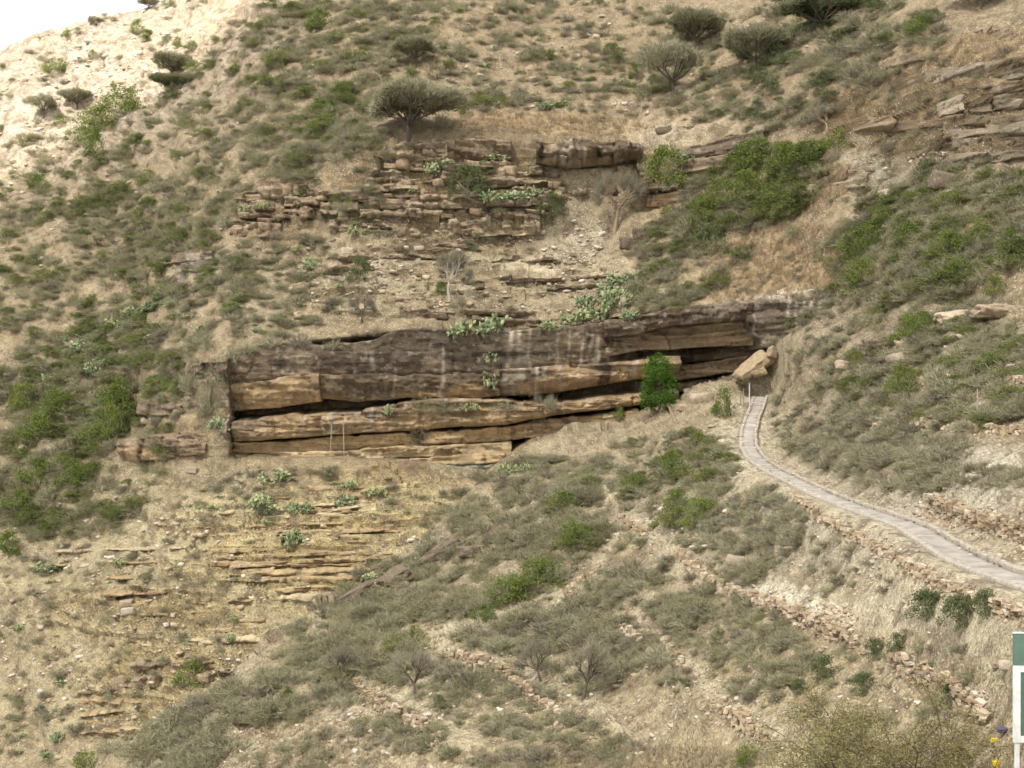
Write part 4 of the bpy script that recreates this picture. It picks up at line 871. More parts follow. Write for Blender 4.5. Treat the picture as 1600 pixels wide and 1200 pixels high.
def grass_mesh(seed, mat=None):
    r = np.random.default_rng(seed); n = 26; a = r.uniform(0, 6.28, n); q = r.uniform(0, .35, n)
    P = np.stack([np.cos(a)*q, np.sin(a)*q, np.zeros(n) - .05], -1); Q = P + np.stack([np.cos(a)*.45*r.uniform(0, 1, n), np.sin(a)*.45*r.uniform(0, 1, n), r.uniform(.4, 1.0, n)], -1)
    W = unit(np.cross(Q - P, r.normal(0, 1, P.shape)))*.035
    return join2('grass', [(*blades('', P, Q, W, None, .15), mat or M_grass)])
PROTO = {'d': [dry_mesh(i) for i in range(7)], 'o': [olive_mesh(20+i) for i in range(6)], 'g': [green_mesh(40+i, M_green) for i in range(6)],
         'k': [green_mesh(60+i, M_dkgreen) for i in range(4)], 'b': [green_mesh(50+i, M_bright, 2300) for i in range(4)], 'c': [cactus_mesh(80+i) for i in range(5)],
         's': [boulder_mesh('stone', 500+i, M_pale, 2, .6) for i in range(6)], 'G': [grass_mesh(120+i) for i in range(4)], 'S': [grass_mesh(130+i, M_straw) for i in range(4)]}
for q in PROTO['s']: q.name = 'stone'

# ---- trees
def limb_tree(r, base, h, spread, levels, n0, rad, tubes, tips, flat=False):
    def grow(p, d, L, rad, lev):
        pts = [p]; q = p.copy(); dd = d.copy(); ns = 4
        for i in range(ns):
            dd = (dd + Vector(r.normal(0, .13, 3))).normalized(); q = q + dd*L/ns; pts.append(q.copy())
        tubes.append((pts, [rad*(1 - .45*i/ns) for i in range(ns+1)], 6 if lev == 0 else 4))
        if lev >= levels: tips.append((pts[-1], dd)); tips.append((pts[2], dd)); return
        nb = n0 if lev == 0 else int(r.integers(2, 5))
        for k in range(nb):
            a = 2*math.pi*(k + r.uniform(-.3, .3))/nb; side = dd.cross(Vector((math.sin(a*1.7)+.1, .3, .2))).normalized(); side.rotate(Matrix.Rotation(a, 3, dd))
            nd = (dd*(1.0 if not flat else .75) + side*spread*r.uniform(.7, 1.2) + Vector((0, 0, .12))).normalized()
            grow(pts[-1] if k or lev == 0 else pts[-2], nd, L*r.uniform(.62, .85), rad*.55*r.uniform(.8, 1.1), lev+1)
    grow(Vector(base), Vector((0, 0, 1)), h, rad, 0)
def tree_object(name, loc, tubes, crown_parts, label, cat, group=None, bark=None, rz=0, scale=1.0):
    m = MB()
    for (p, r_, n) in tubes: m.tube(p, r_, n)
    e = empty(name, loc, label, cat, group); e.rotation_euler = (0, 0, rz); e.scale = (scale,)*3
    o = bpy.data.objects.new('trunk', m.mesh('trunk', bark or M_bark, True)); COL.objects.link(o); o.parent = e
    if crown_parts: o = bpy.data.objects.new('crown', join2('crown', crown_parts)); COL.objects.link(o); o.parent = e
    return e
def umbrella(u, v, wpx, hpx, label, seed, dens=1.0, thick=.42, mats=None, twig=.5):
    q = cast(u, v)[0]
    if q is None: return
    D = q.y; Rr = wpx/2/F*D; H = hpx/F*D; r = np.random.default_rng(seed)
    tubes = []; hb = H*.33
    tubes.append(([Vector((0,0,-.4)), Vector((.03*Rr,0,hb*.5)), Vector((-.02*Rr,.02,hb))], [Rr*.055, Rr*.045, Rr*.042], 7))
    for k in range(8):
        a = 2*math.pi*k/8 + r.uniform(-.3, .3); rr = Rr*r.uniform(.5, .85); e = Vector((math.cos(a)*rr, math.sin(a)*rr, H*r.uniform(.58, .74)))
        s_ = Vector((0, 0, hb*r.uniform(.75, 1.0))); mid = s_.lerp(e, .5) + Vector((0, 0, -.02*H))
        tubes.append(([s_, mid, e], [Rr*.03, Rr*.02, Rr*.008], 5))
        for j in range(4):
            e2 = e + Vector((r.normal(0, .25)*Rr, r.normal(0, .25)*Rr, r.uniform(.03, .14)*H)); tubes.append(([mid.lerp(e, r.uniform(0, .9)), mid.lerp(e2, .7), e2], [Rr*.012, Rr*.008, Rr*.004], 4))
    n = int(16000*dens); a = r.uniform(0, 2*np.pi, n); rr = np.sqrt(r.uniform(0, 1, n))
    edge = 1 + .16*np.sin(a + 1.7*seed) + .14*np.sin(3*a + seed) + .10*np.sin(7*a + 2*seed)
    top = H*(1.0 - thick*.55*rr**2.2); bot = H*(.54 + .07*rr - .05*np.sin(5*a + seed)*rr)
    zz = bot + (top - bot)*r.uniform(0, 1, n)**.8; x_, y_ = np.cos(a)*rr*Rr*edge, np.sin(a)*rr*Rr*edge
    top_n = vnoise(x_/Rr*2.3, y_/Rr*2.3, 0*zz, seed+50); zz = zz + H*.10*top_n
    cl = vnoise(x_/Rr*3.4, y_/Rr*3.4, zz/H*5, seed) > -.3
    C_ = np.stack([x_, y_, zz], -1)[cl]
    k = int(len(C_)*.35); dv = unit(np.stack([C_[:k, 0], C_[:k, 1], np.full(k, Rr*.9)], -1) + r.normal(0, .5*Rr, (k, 3)))
    P = C_[:k]; Q = P + dv*Rr*r.uniform(.10, .22, (k, 1)); W = unit(np.cross(Q - P, r.normal(0, 1, P.shape)))*Rr*.007
    a_, b_ = mats or (M_dry, M_acacia)
    return tree_object('umbrella_tree', q, tubes, [(*blades('', P, Q, W, None), a_), (*leaves(r, C_[k:], Rr*.034, 1.0), b_)], label, 'tree', 'umbrella shaped acacias on the upper slope')
umbrella(637, 219, 136, 86, 'big umbrella acacia standing alone on the edge of the upper cliff', 1, 1.3)
umbrella(1086, 78, 84, 58, 'dark umbrella acacia near the top, right of the middle', 2)
umbrella(1050, 152, 100, 84, 'grey open acacia with bare limbs below the dark umbrella acacia', 3, .7, mats=(M_dry, M_dry))
umbrella(1180, 112, 98, 66, 'olive umbrella acacia with two stems, right of the grey open acacia', 4)
umbrella(1285, 52, 124, 58, 'widest dark green acacia at the top edge, right of centre', 5, 1.3, mats=(M_acacia, M_dkgreen))
umbrella(650, 104, 66, 44, 'small dark acacia higher up the slope above the big umbrella acacia', 6)
umbrella(1532, 14, 90, 56, 'acacia cut by the top edge at the far right', 7)
umbrella(268, 122, 66, 36, 'flat grey acacia on the sunlit hill edge, upper left', 8, .9, mats=(M_dry, M_acacia))
umbrella(268, 144, 60, 24, 'flat dark green acacia at the boundary of the sunlit hill', 9, 1.0, mats=(M_acacia, M_dkgreen))
umbrella(68, 184, 46, 36, 'grey rounded acacia low on the sunlit hill, leftmost', 10, .7, mats=(M_dry, M_dry))
umbrella(120, 170, 50, 30, 'grey rounded acacia low on the sunlit hill, second from left', 11, .7, mats=(M_dry, M_acacia))
umbrella(232, 14, 34, 16, 'small dark acacia on the skyline at the upper left', 12, .7)
umbrella(150, 40, 26, 12, 'low dark bush on the skyline, left of the skyline acacia', 13, .7)
def bare(u, v, wpx, hpx, label, seed, bark=M_bark, leaf=None, nleaf=0, trunk=.3, levels=3, lean=0):
    q = cast(u, v)[0]
    if q is None: return
    D = q.y; Rr = wpx/2/F*D; H = hpx/F*D; r = np.random.default_rng(seed); tubes, tips = [], []
    limb_tree(r, (0, 0, -.2), H*trunk, .75, levels, 5, H*.042, tubes, tips)
    A = np.array([tuple(t[0]) for t in tips]); zmax = A[:, 2].max(); rad = np.percentile(np.hypot(A[:, 0], A[:, 1]), 90)
    fx, fz = Rr*1.1/rad, H*.90/zmax
    tubes = [([Vector((p.x*(1 if p.z < H*trunk*.6 else fx), p.y*(1 if p.z < H*trunk*.6 else fx), p.z*fz)) for p in pts], rr, n) for pts, rr, n in tubes]
    A = A*np.array((fx, fx, fz)); n = 2600; k = r.integers(0, len(A), n)
    P = A[k] + r.normal(0, .10*Rr, (n, 3)); Q = P + unit(unit(A[k]*np.array((1, 1, .6))) + r.normal(0, .6, (n, 3)) + np.array((0, 0, .3)))*H*r.uniform(.06, .16, (n, 1))
    W = unit(np.cross(Q - P, r.normal(0, 1, P.shape)))*Rr*.007
    cp = [(*blades('', P, Q, W, None), M_twig)]
    if leaf: cp.append((*leaves(r, Q[r.integers(0, n, nleaf)] + r.normal(0, .04*Rr, (nleaf, 3)), Rr*.035), leaf))
    return tree_object('bare_tree', q, tubes, cp, label, 'tree', 'small bare trees', bark)
bare(911, 1094, 88, 92, 'stout bare tree with thick trunk on the terrace, largest of three', 21, leaf=M_dryleaf, nleaf=250)
bare(846, 1064, 66, 64, 'thin bare tree on the terrace, middle of three', 22)
bare(650, 1091, 70, 72, 'small bare tree on the lowest terrace, left of three', 23, trunk=.32)
bare(960, 362, 74, 92, 'pale bare tree in front of the gully right of the upper cliff', 24, M_rust)
bare(702, 470, 56, 82, 'slender pale tree with yellow green leaves above the cap rock', 25, M_barkpale, mat_plant('yellow_leaf', (0.22,0.22,0.06), (0.26,0.26,0.08), .3), 420, .5)
bare(566, 503, 34, 44, 'small leafless tree on the slope above the left cap rock', 26)
bare(1292, 204, 50, 46, 'greyish bare tree beside the upper right ledges', 27, M_rust)
bare(540, 1065, 50, 56, 'leafless grey tree on the far left of the lowest terrace', 28)
bare(652, 690, 40, 34, 'grey straggling shrub hanging on the ochre undercut', 29)
# leafy tree in front of the hollow
q = cast(1030, 640)[0]; D = q.y; r = np.random.default_rng(55); H = 88/F*D; Rr = 36/F*D
n = 11000; nc = 90; az = r.uniform(0, 6.28, nc); zz = r.uniform(.04, 1.0, nc); prof = np.interp(zz, [0, .12, .35, .6, .85, 1], [.75, .95, 1.0, .86, .58, .25])
cc = np.stack([np.cos(az)*prof*Rr*.82*np.sqrt(r.uniform(.15, 1, nc)), np.sin(az)*prof*Rr*.82*np.sqrt(r.uniform(.15, 1, nc)), zz*H*.94], -1)
k = r.integers(0, nc, n); C_ = cc[k]*(1 + .04*vnoise(cc[k][:, 0], cc[k][:, 1], cc[k][:, 2], 33)[:, None]) + r.normal(0, .12*Rr, (n, 3))
M_tree = mat_plant('bright_tree_leaf', (0.085,0.155,0.028), (0.085,0.155,0.028), .3, .6)
tb = [([Vector((0,0,-.3)), Vector((.1,0,H*.3)), Vector((0,.1,H*.75))], [.16,.13,.05], 7)] + [([Vector((.1,0,H*.2+.06*H*i)), Vector(tuple(cc[i*3]*.6 + np.array((0,0,.2)))), Vector(tuple(cc[i*3]))], [.06,.04,.02], 4) for i in range(10)]
tree_object('leafy_tree', q, tb, [(*leaves(r, C_, .085), M_tree)], 'dense bright green tree growing in front of the dark hollow', 'tree')
# near thorn tree at the lower right
NB = Vector(((1385-800)/F*26.0, 26.0, 0)); hit = scene.ray_cast(DG, Vector((NB.x, NB.y, 30)), Vector((0, 0, -1)))
NB.z = hit[1].z if hit[0] else -8.5
topz = zc(1072, 26.0); Hn = topz - NB.z
r = np.random.default_rng(77); tubes, tips = [], []
def grow(p, d, L, rad, lev):
    ns = 5; pts = [p]; q_ = p.copy(); dd = d.copy()
    for i in range(ns):
        dd = (dd + Vector(r.normal(0, .11, 3)) + Vector((0, 0, .03 if lev < 2 else -.03))).normalized(); q_ = q_ + dd*L/ns; pts.append(q_.copy())
        if lev >= 2: tips.append((q_.copy(), dd.copy()))
    tubes.append((pts, [rad*(1 - .5*i/ns) for i in range(ns+1)], 5 if lev < 2 else 3))
    if lev >= 4: return
    for k in range(int(r.integers(3, 5)) if lev < 3 else 3):
        i0 = int(r.integers(2, ns+1)); nd = (dd + Vector(r.normal(0, .52, 3))*Vector((1, 1, .55)).length/1.3).normalized()
        nd.z = max(nd.z, -.05 if lev > 1 else .2); grow(pts[i0], nd.normalized(), L*r.uniform(.55, .8), rad*.55, lev+1)
for k in range(9):
    a = 2*math.pi*k/9 + r.uniform(-.3, .3); grow(Vector((.1*math.cos(a), .1*math.sin(a), -.1)), Vector((math.cos(a)*.75, math.sin(a)*.75, .85)).normalized(), Hn*.42, .05, 0)
A = np.array([tuple(t[0]) for t in tips]); fx = 2.05/np.percentile(np.abs(A[:, 0]), 95); fz = Hn*.97/np.percentile(A[:, 2], 99.3)
tubes = [([Vector((p.x*fx, p.y*fx, p.z*fz)) for p in pts], rr, n_) for pts, rr, n_ in tubes]; A = A*np.array((fx, fx, fz))
n = 46000; k = r.integers(0, len(A), n); C_ = A[k] + r.normal(0, .07, (n, 3))
n2 = 3500; k2 = r.integers(0, len(A), n2); P = A[k2]; Q = P + unit(r.normal(0, 1, (n2, 3)) + np.array((0, 0, .4)))*r.uniform(.08, .22, (n2, 1)); W = unit(np.cross(Q - P, r.normal(0, 1, P.shape)))*.004
M_near = mat_plant('thorn_leaf', (0.23,0.205,0.085), (0.33,0.29,0.135), .4, .65)
tree_object('thorn_tree', NB, tubes, [(*leaves(r, C_, .028, .8), M_near), (*blades('', P, Q, W, None), M_twig)], 'near thorn tree with fine olive leaves at the bottom right', 'tree')

# ------------------------------------------------------------------ small things by the notice board
q = cast(1553, 1160)[0]
if q is not None:
    m = MB(); m.box(q + Vector((0,0,.045)), .15, .09, .085); m.tube([q + Vector((.05,0,.085)), q + Vector((.05,0,.11))], .018, 8)
    me_ = m.mesh('jug', mat_plain('yellow_plastic', (0.72,0.52,0.03), .45, 0, .1, 5, .001)); o = obj('plastic_jug', me_)
    b_ = o.modifiers.new('b', 'BEVEL'); b_.width = .012; b_.segments = 2
    tag(o, 'small yellow plastic jug lying left of the notice board', 'jug')
q = cast(1556, 1197)[0]
if q is not None:
    m = MB(); m.box(q + Vector((0,0,.05)), .12, .10, .10); m.tube([q + Vector((.03,0,.1)), q + Vector((.03,0,.125))], .018, 8)
    o = obj('plastic_jug', m.mesh('jug', bpy.data.materials['yellow_plastic'])); b_ = o.modifiers.new('b', 'BEVEL'); b_.width = .012; b_.segments = 2
    tag(o, 'second yellow plastic jug at the bottom edge, below the first', 'jug')
q = cast(1572, 1150)[0]
if q is not None:
    o = inst('cloth_bundle', boulder_mesh('cloth_bundle', 900, mat_plain('dark_cloth', (0.10,0.085,0.11), .95, 0, .4, 9, .02), 6, .3), None, q + Vector((0,.2,.08)), (.28,.2,.11), (0,0,R(20)))
    tag(o, 'dark crumpled cloth bundle between the yellow jug and the notice board', 'bundle')

# ------------------------------------------------------------------ boulders one can pick out
BL = [(838,790,14,'white block standing out on the middle of the spur'),(556,936,56,'dark smooth boulder slab on the lower left edge of the spur'),(616,906,46,'dark smooth boulder slab above the first on the spur edge'),(690,866,60,'grey rounded rock hump left of the middle spur'),(735,868,34,'pale rock hump under the grey shrubs on the spur'),
 (228,660,14,'white block on the ledge between the two left outcrops'),(240,658,12,'smaller white block beside the other on the left ledge'),(300,738,20,'pale flat stone below the left outcrop'),(197,946,18,'pale stone on the lower left slope, upper of a pair'),(199,958,18,'pale stone on the lower left slope, lower of a pair'),(120,1012,10,'small white stone on the lower left slope'),(92,1184,9,'white stone near the bottom left corner'),
 (1150,880,26,'long tan boulder lying on the pale terrace end'),(735,1188,14,'white stone in the stubble at the bottom'),(1385,1122,14,'orange stone above the near thorn tree'),(1195,1152,24,'stack of flat stones below the corner wall'),(1560,1042,16,'orange block left of the notice board'),(1575,1044,22,'pale block touching the notice board, right of the orange block'),
 (1038,207,22,'squared brown block on the plateau right of the jointed overhang'),(1005,370,30,'dark fallen block in the gully below the pale bare tree'),(985,385,26,'second dark fallen block in the gully'),(1218,468,16,'tan block on top of the cliff end, left of the white patch'),(1270,462,20,'pale flat block on top of the cliff end'),(1163,482,10,'small brown block on the cap of the hollow'),
 (1096,626,26,'rounded tan boulder at the foot of the hollow, left of the gate'),(1068,640,18,'smaller rounded boulder beside the leafy tree'),(1500,500,60,'pale rock outcrop in the scrub at the right'),(1560,490,60,'brown domed outcrop in the scrub, right of the pale outcrop'),(1385,545,50,'reddish rock face in the scrub above the path'),(1320,575,24,'white broken rocks on the slope above the gate'),(1400,562,22,'upright pale rock beside the bright bush on the right slope'),(1585,580,26,'white stone at the right end of the upper terrace'),
 (1390,305,24,'white weathered outcrop below the upper right ledges'),(1480,290,44,'large white weathered patch of rock right of the grey bush'),(1340,345,18,'white rock among orange grass'),(1275,300,24,'pale broken ledge left of the orange grass'),(945,420,12,'cream block in the scree below the gully'),(870,405,12,'cream block in the scree, left part'),(545,395,18,'tan block at the foot of the upper cliff, left end'),(655,390,14,'round cream boulder at the foot of the upper cliff')]
dk = mat_stone('dark_rock', [(0.14,0.11,0.08),(0.19,0.15,0.11)], True)
BIGB = []
for i in range(3):
    me_ = boulder_mesh('boulder', 240+i, dk, 12, .62); co = np.empty(len(me_.vertices)*3, np.float32); me_.vertices.foreach_get('co', co); co = co.reshape(-1, 3).astype(float)
    co *= (1 + .10*fbm(co[:, 0]*5, co[:, 1]*5, co[:, 2]*9, 4, 260+i))[:, None]; me_.vertices.foreach_set('co', co.astype(np.float32).ravel()); me_.update(); BIGB.append(me_)

for i, (u, v, wp, lb) in enumerate(BL):
    q, nn, on = cast(u, v)
    if q is None: continue
    gg = random.Random(i); s_ = wp/F*q.y
    me_ = BOULD[i % len(BOULD)]
    if wp > 45: me_ = BIGB[i % 3].copy()
    if wp > 45 and ('pale' in lb or 'white' in lb): me_.materials.clear(); me_.materials.append(M_pale)
    elif 'dark' in lb or 'grey' in lb or 'brown' in lb or 'reddish' in lb:
        me_ = me_.copy(); me_.materials.clear(); me_.materials.append(dk)
    big = wp > 45
    o = inst('boulder', me_, None, q + Vector((0, s_*.15, s_*(.05 if big else .14))), (s_*1.1, s_*.8, s_*(.42 if big else gg.uniform(.5, .75))), (R(gg.uniform(-10, 10)), R(-28 if ('spur' in lb and big) else gg.uniform(-12, 12)), R(gg.uniform(-20, 20))))
    tag(o, lb, 'boulder', 'boulders on the slopes')

# ------------------------------------------------------------------ shrubs, bushes and cactus
KIND = {'d': ('dry_shrub', 'grey leafless shrub', 'shrub', 'grey leafless shrubs'), 'o': ('olive_shrub', 'olive half leafy shrub', 'shrub', 'olive shrubs'), 'g': ('green_bush', 'green leafy bush', 'bush', 'green leafy bushes'), 'k': ('dark_bush', 'dark green bush', 'bush', 'dark green bushes'), 'c': ('prickly_pear', 'prickly pear cactus clump', 'cactus', 'prickly pear clumps')}
PL = []      # (kind, location, radius, height factor, u, v, label)
EXPL = [('g',842,916,78,46),('g',792,938,70,36),('g',757,970,42,26),('g',902,858,66,44),('g',880,797,52,30),('g',618,1020,40,26),('k',1366,1032,36,36),('k',1402,1022,32,32),('k',1290,1064,56,40),('k',1350,1084,46,32),('k',1252,1082,30,22),('k',1450,968,62,46),('k',1498,984,66,54),('k',1540,965,44,44),('k',1488,1108,36,46),('g',1408,618,48,48),('g',1425,532,52,42),('g',1442,512,36,26),('g',1198,587,26,32),('g',1130,652,32,48),('g',1090,697,34,22),('g',1050,745,44,40),('g',1092,822,60,42),('g',1058,802,50,36),('g',968,657,22,20),
 ('g',1180,262,64,44),('g',1222,272,64,46),('g',1256,262,54,40),('g',1130,322,64,44),('g',1172,312,64,46),('g',1212,322,54,42),('g',1100,352,54,42),('o',1074,372,60,40),('g',1312,236,62,34),('g',1190,225,30,22),('g',1385,332,42,32),('g',1342,402,66,44),('g',1372,386,54,46),('g',1352,444,70,42),('g',1332,462,54,36),('g',1420,390,60,40),('g',1480,400,60,40),('g',1530,380,60,40),('g',1580,390,40,34),('k',1448,286,44,38),('o',1240,370,40,24),
 ('g',90,115,46,24),('g',105,60,18,14),('g',215,55,26,24),('g',278,76,14,18),('g',145,92,14,14),('g',498,48,40,34),('o',570,132,52,32),('g',508,206,44,28),('g',1042,292,76,62),('k',862,334,44,34),('k',846,356,38,32),('k',730,306,64,48),('g',1440,52,50,28),('g',990,122,18,24),('g',724,180,18,26),('g',748,162,20,20),('o',690,200,50,28),
 ('g',14,868,40,38),('g',136,1205,48,30),('g',298,1070,48,40),('g',448,1100,20,26),('o',466,1128,30,26),('g',180,655,66,52),('g',152,700,54,40),('g',90,650,60,44),('g',60,690,60,44),('g',40,640,50,40),('g',120,760,54,40),('g',60,760,60,44),('g',190,620,40,30),('g',175,690,40,60),('g',30,800,50,36),('g',190,180,70,44),('g',150,205,60,36),('g',130,224,50,26),('g',150,250,30,50),('g',232,290,24,26),('g',60,300,40,30),('k',560,440,34,40),('k',1110,400,60,50),('g',1500,440,60,36),('g',690,460,20,20),('g',650,1000,30,24),('k',687,1108,14,24),('g',1170,1198,50,34),('g',960,1065,20,16),('g',1555,460,40,30),
 ('d',362,575,40,30),('o',384,552,40,24),('d',425,540,44,22),('d',470,540,40,22),('o',345,600,40,40),('o',660,642,50,22),('d',695,642,44,20),('d',842,660,26,56),('d',790,640,50,18),('d',655,690,40,46),('o',520,545,34,18),('d',330,640,40,50),('d',300,610,40,36),('d',860,640,34,24),('c',770,518,52,54),('c',722,522,46,46),('c',900,504,56,40),('c',935,496,66,54),('c',968,478,62,58),('c',950,462,50,40),('c',966,446,50,40),('c',990,440,40,34),('c',862,514,46,30),('c',915,478,44,34),('c',985,498,40,30),('c',806,312,46,34),('c',770,314,44,34),('c',836,306,32,26),('c',672,270,40,38),('c',692,262,30,26),('c',645,300,24,16),('c',488,420,32,30),('c',562,365,34,28),('c',776,250,40,20),('c',210,492,44,30),('c',240,484,40,28),('c',182,512,40,30),('c',272,478,34,22),('c',130,548,44,34),('c',150,580,40,40),('c',80,600,34,34),('c',606,645,22,26),('c',735,640,34,24),('c',655,888,36,28),('c',430,752,60,40),('c',405,790,50,40),('c',470,800,40,36),('c',540,790,38,34),('c',545,762,28,26),('c',590,772,28,26),('c',460,850,44,50),('c',340,668,38,36),('c',790,740,34,34),('c',820,738,28,30),('c',762,602,40,52),('c',770,565,24,30),('c',1075,250,40,24),('c',1035,300,40,24),('c',700,255,22,16),('c',380,330,28,22),('c',410,325,26,22),('c',600,930,36,22),('c',578,905,34,24),('c',640,1040,36,30),('c',660,1015,28,22),('c',870,140,20,14),('c',760,105,26,14),('c',900,110,24,14),('c',815,115,22,12),('c',850,170,34,20),('c',880,165,30,18),('c',975,130,24,14),('c',1010,150,26,14),('c',720,170,24,16),('c',1470,420,30,24),('c',360,1000,20,22),('c',365,970,18,18),('c',185,882,32,20),('c',70,890,40,26),('c',30,985,26,20),('c',90,1155,28,22),('c',75,1180,34,20)]
for (k, u, v, wp, hp) in EXPL:
    q, nn, on = cast(u, v)
    if q is None: continue
    PL.append([k, q, wp/2/F*q.y, hp/wp*2/{'c': 1.5, 'g': 1.38, 'k': 1.38}.get(k, .9), u, v, True])
ZS = [(530,250,95,95,-20,260,'dddooog',.45,.95),(860,130,200,50,0,120,'ddoo',.4,.8),(1290,90,140,60,-10,50,'ddok',.9,1.5),(850,30,300,50,0,60,'ddo',.8,1.3),(430,110,120,120,-35,60,'oog',.8,1.4),(750,80,430,95,0,800,'dddddooog',.45,1.0),(1250,100,240,100,-10,460,'dddooodk',.5,1.15),(980,170,210,36,0,90,'dddoc',.25,.5),(400,190,340,125,-35,1300,'dddooooog',.5,1.2),(100,450,220,250,-40,1400,'dddooooog',.5,1.1),(200,510,190,55,-38,220,'cccoog',.5,.95),(110,620,70,60,-30,60,'cco',.5,.9),(110,700,170,140,-30,460,'ggoooood',.6,1.2),
 (150,110,210,90,-25,120,'dddoog',.45,1.1),(250,480,160,90,-30,380,'oooddgc',.45,1.0),(430,450,130,80,-10,240,'dddooc',.4,.85),(700,310,190,85,0,240,'dddooc',.28,.65),(700,440,270,60,0,150,'dddoo',.22,.5),(1080,400,120,70,-35,340,'ddddoog',.45,1.0),(1180,300,125,62,-20,210,'gggood',.6,1.25),
 (1230,430,110,50,-10,70,'dddo',.22,.45),(1470,370,180,95,-15,640,'ddddooooogg',.45,1.0),(1430,250,170,60,-15,140,'dddoo',.35,.75),(1480,160,150,85,-10,260,'dddoo',.3,.65),(1430,560,230,110,10,860,'ddddddoog',.35,.8),(1330,690,180,55,20,520,'dddddo',.3,.65),(1000,770,160,80,-20,560,'dddddooog',.35,.8),
 (800,850,180,115,-35,700,'dddddoooo',.35,.85),(560,1000,190,85,-38,620,'ddddooo',.3,.85),(330,1140,140,55,-30,220,'ddddoooo',.3,.9),(480,1165,220,45,-8,120,'dddoo',.2,.4),(900,990,210,95,-10,760,'dddddoo',.3,.7),(750,1130,260,75,10,380,'dddoo',.18,.45),(1110,1010,160,85,10,420,'dddoo',.2,.45),(1150,850,130,65,-30,420,'ddddddo',.28,.55),(1300,1060,240,90,0,110,'dddoo',.12,.3),
 (1290,880,110,45,20,40,'dddo',.2,.4),(180,920,250,160,0,360,'ddddooc',.28,.65),(500,780,200,50,0,120,'ddddocc',.3,.65),(100,1120,180,80,0,140,'ddddoc',.28,.6),(660,690,120,12,-6,16,'ddo',.3,.6),(1480,720,130,30,15,120,'dddd',.25,.5),(600,1080,130,70,20,120,'dddo',.25,.5),(300,620,90,50,-20,80,'dddoo',.4,.8)]
rg = random.Random(42)
from mathutils import noise as mnoise
def near_track(u, v):
    b_ = 1e9
    for T in TRACKS:
        for (a0, a1), (c0, c1) in zip(T[:-1], T[1:]):
            t_ = max(0, min(1, ((u - a0)*(c0 - a0) + (v - a1)*(c1 - a1)) / ((c0 - a0)**2 + (c1 - a1)**2))); b_ = min(b_, math.hypot(u - a0 - t_*(c0 - a0), v - a1 - t_*(c1 - a1)))
    return b_
ONP = ('footpath', 'kerb', 'kerb_stone', 'rock_layer')
for (cx, cy, rx, ry, rot, n, kinds, r0, r1) in ZS:
    ca, sa = math.cos(R(rot)), math.sin(R(rot))
    for _ in range(n):
        a, q_ = rg.uniform(0, 6.283), math.sqrt(rg.random()); x_, y_ = math.cos(a)*q_*rx, math.sin(a)*q_*ry
        u, v = cx + x_*ca - y_*sa, cy + x_*sa + y_*ca
        if not (-40 < u < 1640 and -30 < v < 1230): continue
        q, nn, on = cast(u, v)
        if q is None or on in ONP[:3] or nn.z < .12 or (on == 'rock_layer' and nn.z < .45): continue
        if min((q.xy - p.xy).length for p in PATHW[::4]) < 2.0: continue
        den = (.80 if on == 'hillside' else .70) + 1.1*mnoise.noise(q*.16) + .5*mnoise.noise(q*.33)
        if rg.random() > max(.06, den): continue
        if on == 'terraced_slope' and near_track(u, v) < 13: continue
        k = rg.choice(kinds); rad = 1.3*rg.uniform(r0, r1) * (1.0 if rg.random() < .8 else 1.35)
        if k == 'c': rad *= .75
        PL.append([k, q, rad, rg.uniform(.75, 1.2)*{'c': .75, 'g': .8, 'k': .8}.get(k, 1.0), u, v, False])
# individuals: the largest of each kind; the rest of the scrub is one mass
LM = [('the metal gate',1172,620),('the leafy tree by the hollow',1030,590),('the big umbrella acacia',637,170),('the dark umbrella acacia',1086,45),('the widest acacia',1285,20),('the olive umbrella acacia',1180,75),('the small dark acacia',650,80),('the stout bare tree',911,1045),('the left small bare tree',650,1055),('the near thorn tree',1380,1130),('the notice board',1590,1070),('the tilted slab',1172,570),('the left end of the shelter',352,620),('the left outcrop',420,335),('the jointed overhang',925,240),('the right ledges',1560,180),('the pale bare tree',960,320),('the yellow green slender tree',702,430),('the path bend',1168,690),('the middle of the path',1300,780),('the pale terrace',1240,935),('the bedded bank',500,890),('the low banded block row',280,1068),('the flat dark acacia',268,140),('the skyline acacia',232,10),('the smooth grey face',305,425),('the lower left outcrop',255,700),('the white block on the spur',838,785),('the ochre wall above the path',1530,800),('the upper right terrace wall',1520,588),('the bright bush on the right slope',1408,600),('the twin green bushes on the spur',820,905),('the dark slab on the spur edge',560,930),('the bottom left corner',10,1190),('the left edge at mid height',5,600),('the top edge centre',800,5),('the cliff end',1290,490),('the green thicket',1190,290),('the brown domed outcrop',1560,490),('the upper cliff foot',660,395)]
PL.sort(key=lambda p: -p[2]*(3 if p[6] else 1)/p[1].y)
cnt = {}; rest = {k: [] for k in 'dogkc'}; indiv = []
LIM = {'d': 300, 'o': 300, 'g': 260, 'k': 60, 'c': 200}
for p in PL:
    if cnt.get(p[0], 0) < LIM[p[0]] and -15 < p[4] < 1615 and -5 < p[5] < 1215: cnt[p[0]] = cnt.get(p[0], 0) + 1; indiv.append(p)
    else: rest[p[0]].append(p)
slots = {}
for p in indiv:
    j = min(range(len(LM)), key=lambda i: (LM[i][1]-p[4])**2 + (LM[i][2]-p[5])**2)
    du, dv = p[4]-LM[j][1], p[5]-LM[j][2]
    sd = ('right of' if du > 0 else 'left of') if abs(du) > abs(dv) else ('below' if dv > 0 else 'above')
    slots.setdefault((p[0], j, sd), []).append((math.hypot(du, dv), p))
_t = 'first second third fourth fifth sixth seventh eighth ninth tenth eleventh twelfth thirteenth fourteenth fifteenth sixteenth seventeenth eighteenth nineteenth'.split()
